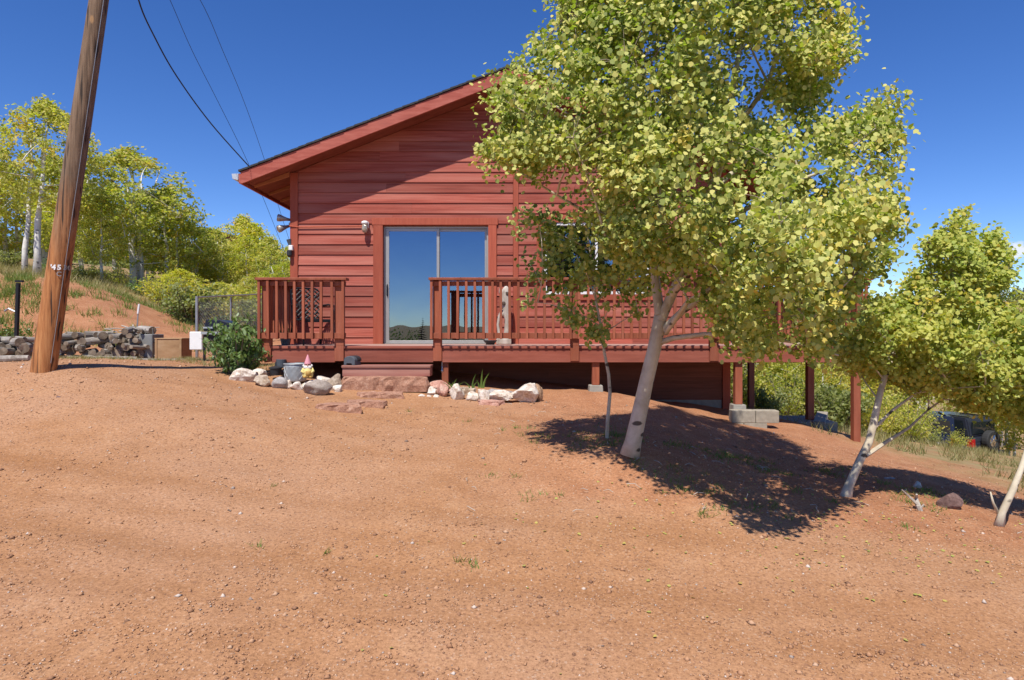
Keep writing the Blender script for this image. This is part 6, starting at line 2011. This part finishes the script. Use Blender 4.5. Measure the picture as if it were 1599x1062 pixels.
def offroader(px, d, yaw, spare, paint, label):
    """rear towards +x (spare wheel), front towards -x, side seen at -y"""
    x, y = XP(px, d), d
    zg = ZP(714, d)
    root = empty('parked_car', (x, y, zg), math.radians(yaw)); tag(root, label, 'car')
    W = 0.80
    body = [(-1.95, 0.45), (-1.98, 0.75), (-1.93, 0.98), (-0.75, 1.08), (-0.62, 1.10), (1.78, 1.10), (1.84, 0.9), (1.84, 0.48), (1.5, 0.40), (-1.6, 0.40)]
    mb = MB(); mb.prism(body, 'y', -W, W); build('body', mb, paint, root, local=True, bevel=0.05, seg=2)
    cab = [(-0.66, 1.09), (-0.22, 1.70), (0.0, 1.76), (1.62, 1.76), (1.76, 1.09)]
    mb = MB(); mb.prism(cab, 'y', -W + 0.06, W - 0.06); build('cabin', mb, paint, root, local=True, bevel=0.05, seg=2)
    for s_ in (-1, 1):
        y0, y1 = (s_ * (W - 0.052), s_ * (W - 0.066))
        ya, yb = min(y0, y1), max(y0, y1)
        for pts in ([(-0.50, 1.15), (-0.14, 1.64), (0.42, 1.66), (0.42, 1.15)], [(0.52, 1.15), (0.52, 1.66), (1.50, 1.66), (1.60, 1.15)]):
            mb = MB(); mb.prism(pts, 'y', ya, yb); build('window', mb, M['carglass'], root, local=True)
        mb = MB(); mb.box(0.46 - 0.004, 0.46 + 0.004, min(s_ * W, s_ * (W + .003)), max(s_ * W, s_ * (W + .003)), 0.5, 1.05); build('door_gap', mb, M['black'], root, local=True)
        mb = MB(); yy = s_ * (W + 0.012); mb.box(0.25, 0.38, min(yy, s_ * W), max(yy, s_ * W), 0.93, 0.96); build('handle', mb, M['chrome'], root, local=True)
        mb = MB(); yy = s_ * (W + 0.10); mb.box(-0.55, -0.42, min(yy, s_ * W), max(yy + s_ * .08, s_ * W), 1.15, 1.30); build('mirror', mb, M['blackplastic'], root, local=True, bevel=0.02)
        for cx in (-1.25, 1.18):
            mb = MB(); pts = [(cx + 0.50 * math.cos(a), s_ * (W + 0.02), 0.40 + 0.47 * math.sin(a)) for a in np.linspace(0.05, math.pi - 0.05, 12)]
            mb.tube(pts, 0.055, 6); build('wheel_flare', mb, M['blackplastic'], root, local=True, smooth=True)
            mb = MB(); mb.prism([(cx + 0.46 * math.cos(a), 0.42 + 0.43 * math.sin(a)) for a in np.linspace(-0.1, math.pi + 0.1, 14)], 'y', min(s_ * W, s_ * (W + .008)), max(s_ * W, s_ * (W + .008))); build('wheel_arch', mb, M['black'], root, local=True)
            wheel(root, cx, s_ * (W - 0.02), 0.36, 0.36, 0.24)
        mb = MB(); mb.box(1.79, 1.862, min(s_ * 0.60, s_ * 0.76), max(s_ * 0.60, s_ * 0.76), 0.74, 1.02); build('tail_light', mb, M['redlight'], root, local=True, bevel=0.01)
        mb = MB(); mb.box(1.70, 1.80, min(s_ * (W - .02), s_ * (W + .012)), max(s_ * (W - .02), s_ * (W + .012)), 0.74, 1.02); build('tail_light', mb, M['redlight'], root, local=True)
        mb = MB(); mb.lathe([(0.09, -0.01), (0.09, 0.01)], (0, 0, 0), 14)
        for i, v in enumerate(mb.v): mb.v[i] = (-1.985 + v[2], s_ * 0.55 + v[0], 0.78 + v[1])
        build('headlight', mb, M['bulb'], root, local=True)
        mb = MB(); mb.box(0.55, 1.55, s_ * 0.5 - 0.02, s_ * 0.5 + 0.02, 1.765, 1.80); build('roof_bar', mb, M['black'], root, local=True)
    mb = MB(); mb.box(1.845, 2.02, -W * 0.95, W * 0.95, 0.42, 0.58); build('rear_bumper', mb, M['blackplastic'], root, local=True, bevel=0.03)
    mb = MB(); mb.box(-2.13, -1.96, -W * 0.95, W * 0.95, 0.42, 0.58); build('front_bumper', mb, M['blackplastic'], root, local=True, bevel=0.03)
    mb = MB(); mb.prism([(-W + 0.18, 1.2), (W - 0.18, 1.2), (W - 0.22, 1.62), (-W + 0.22, 1.62)], 'x', 1.70, 1.765); build('rear_window', mb, M['carglass'], root, local=True)
    mb = MB()
    mb.add([(-0.655, -W + .14, 1.14), (-0.655, W - .14, 1.14), (-0.255, W - .17, 1.68), (-0.255, -W + .17, 1.68)], [(0, 1, 2, 3)]); mb.add([(-0.67, -W + .14, 1.14), (-0.67, W - .14, 1.14), (-0.27, W - .17, 1.68), (-0.27, -W + .17, 1.68)], [(3, 2, 1, 0)])
    build('windscreen', mb, M['carglass'], root, local=True)
    mb = MB(); mb.box(1.846, 1.856, -0.26, 0.26, 0.74, 0.86)
    if spare:
        wheel(root, 2.0, 0.0, 0.98, 0.36, 0.24, 'spare_wheel', math.radians(90))
    else:
        build('number_plate', mb, M['white'], root, local=True)
offroader(1463, 25.0, -69, True, M['carpaint'], 'dark blue grey off-road car with a spare wheel on its tail, parked down the slope')
offroader(1436, 24.0, -112, False, M['carpaint2'], 'dark car seen from behind with pale number plate, half hidden by shrubs')
def pickup():
    d = 24.0
    x, y = XP(1345, d), d
    zg = ZP(712, d) + 0.05
    root = empty('parked_car', (x, y, zg), math.radians(6)); tag(root, 'black pickup truck mostly hidden behind the outer deck post', 'car')
    W = 0.92
    body = [(-2.6, 0.5), (-2.62, 1.0), (-2.5, 1.12), (-1.15, 1.18), (2.55, 1.18), (2.62, 0.9), (2.6, 0.5), (2.2, 0.42), (-2.2, 0.42)]
    mb = MB(); mb.prism(body, 'y', -W, W); build('body', mb, M['truckpaint'], root, local=True, bevel=0.05, seg=2)
    cab = [(-1.2, 1.17), (-0.5, 1.72), (-0.25, 1.78), (0.75, 1.78), (1.0, 1.17)]
    mb = MB(); mb.prism(cab, 'y', -W + 0.1, W - 0.1); build('cabin', mb, M['truckpaint'], root, local=True, bevel=0.05, seg=2)
    for s_ in (-1, 1):
        ya, yb = sorted((s_ * (W - 0.092), s_ * (W - 0.106)))
        for pts in ([(-0.95, 1.22), (-0.45, 1.66), (0.08, 1.70), (0.08, 1.22)], [(0.16, 1.22), (0.16, 1.70), (0.66, 1.68), (0.82, 1.22)]):
            mb = MB(); mb.prism(pts, 'y', ya, yb); build('window', mb, M['carglass'], root, local=True)
        for cx in (-1.65, 1.6):
            mb = MB(); mb.prism([(cx + 0.48 * math.cos(a), 0.46 + 0.45 * math.sin(a)) for a in np.linspace(-0.1, math.pi + 0.1, 14)], 'y', min(s_ * W, s_ * (W + .008)), max(s_ * W, s_ * (W + .008))); build('wheel_arch', mb, M['black'], root, local=True)
            wheel(root, cx, s_ * (W - 0.02), 0.38, 0.38, 0.25)
        mb = MB(); mb.box(2.56, 2.635, *sorted((s_ * 0.74, s_ * 0.9)), 0.72, 1.08); build('tail_light', mb, M['redlight'], root, local=True)
        mb = MB(); mb.box(-2.64, -2.58, *sorted((s_ * 0.62, s_ * 0.88)), 0.78, 0.98); build('headlight', mb, M['bulb'], root, local=True)
        mb = MB(); yy = sorted((s_ * (W - .03), s_ * (W + .16))); mb.box(-0.85, -0.72, *yy, 1.2, 1.38); build('mirror', mb, M['blackplastic'], root, local=True, bevel=0.02)
    mb = MB(); mb.box(1.06, 2.5, -W + 0.12, W - 0.12, 1.181, 1.2); build('bed_cover', mb, M['blackplastic'], root, local=True)
    mb = MB(); mb.box(2.62, 2.75, -W * 0.95, W * 0.95, 0.46, 0.64); build('bumper', mb, M['chrome'], root, local=True, bevel=0.03)
    mb = MB(); mb.box(-2.76, -2.62, -W * 0.95, W * 0.95, 0.46, 0.64); build('bumper', mb, M['chrome'], root, local=True, bevel=0.03)
pickup()
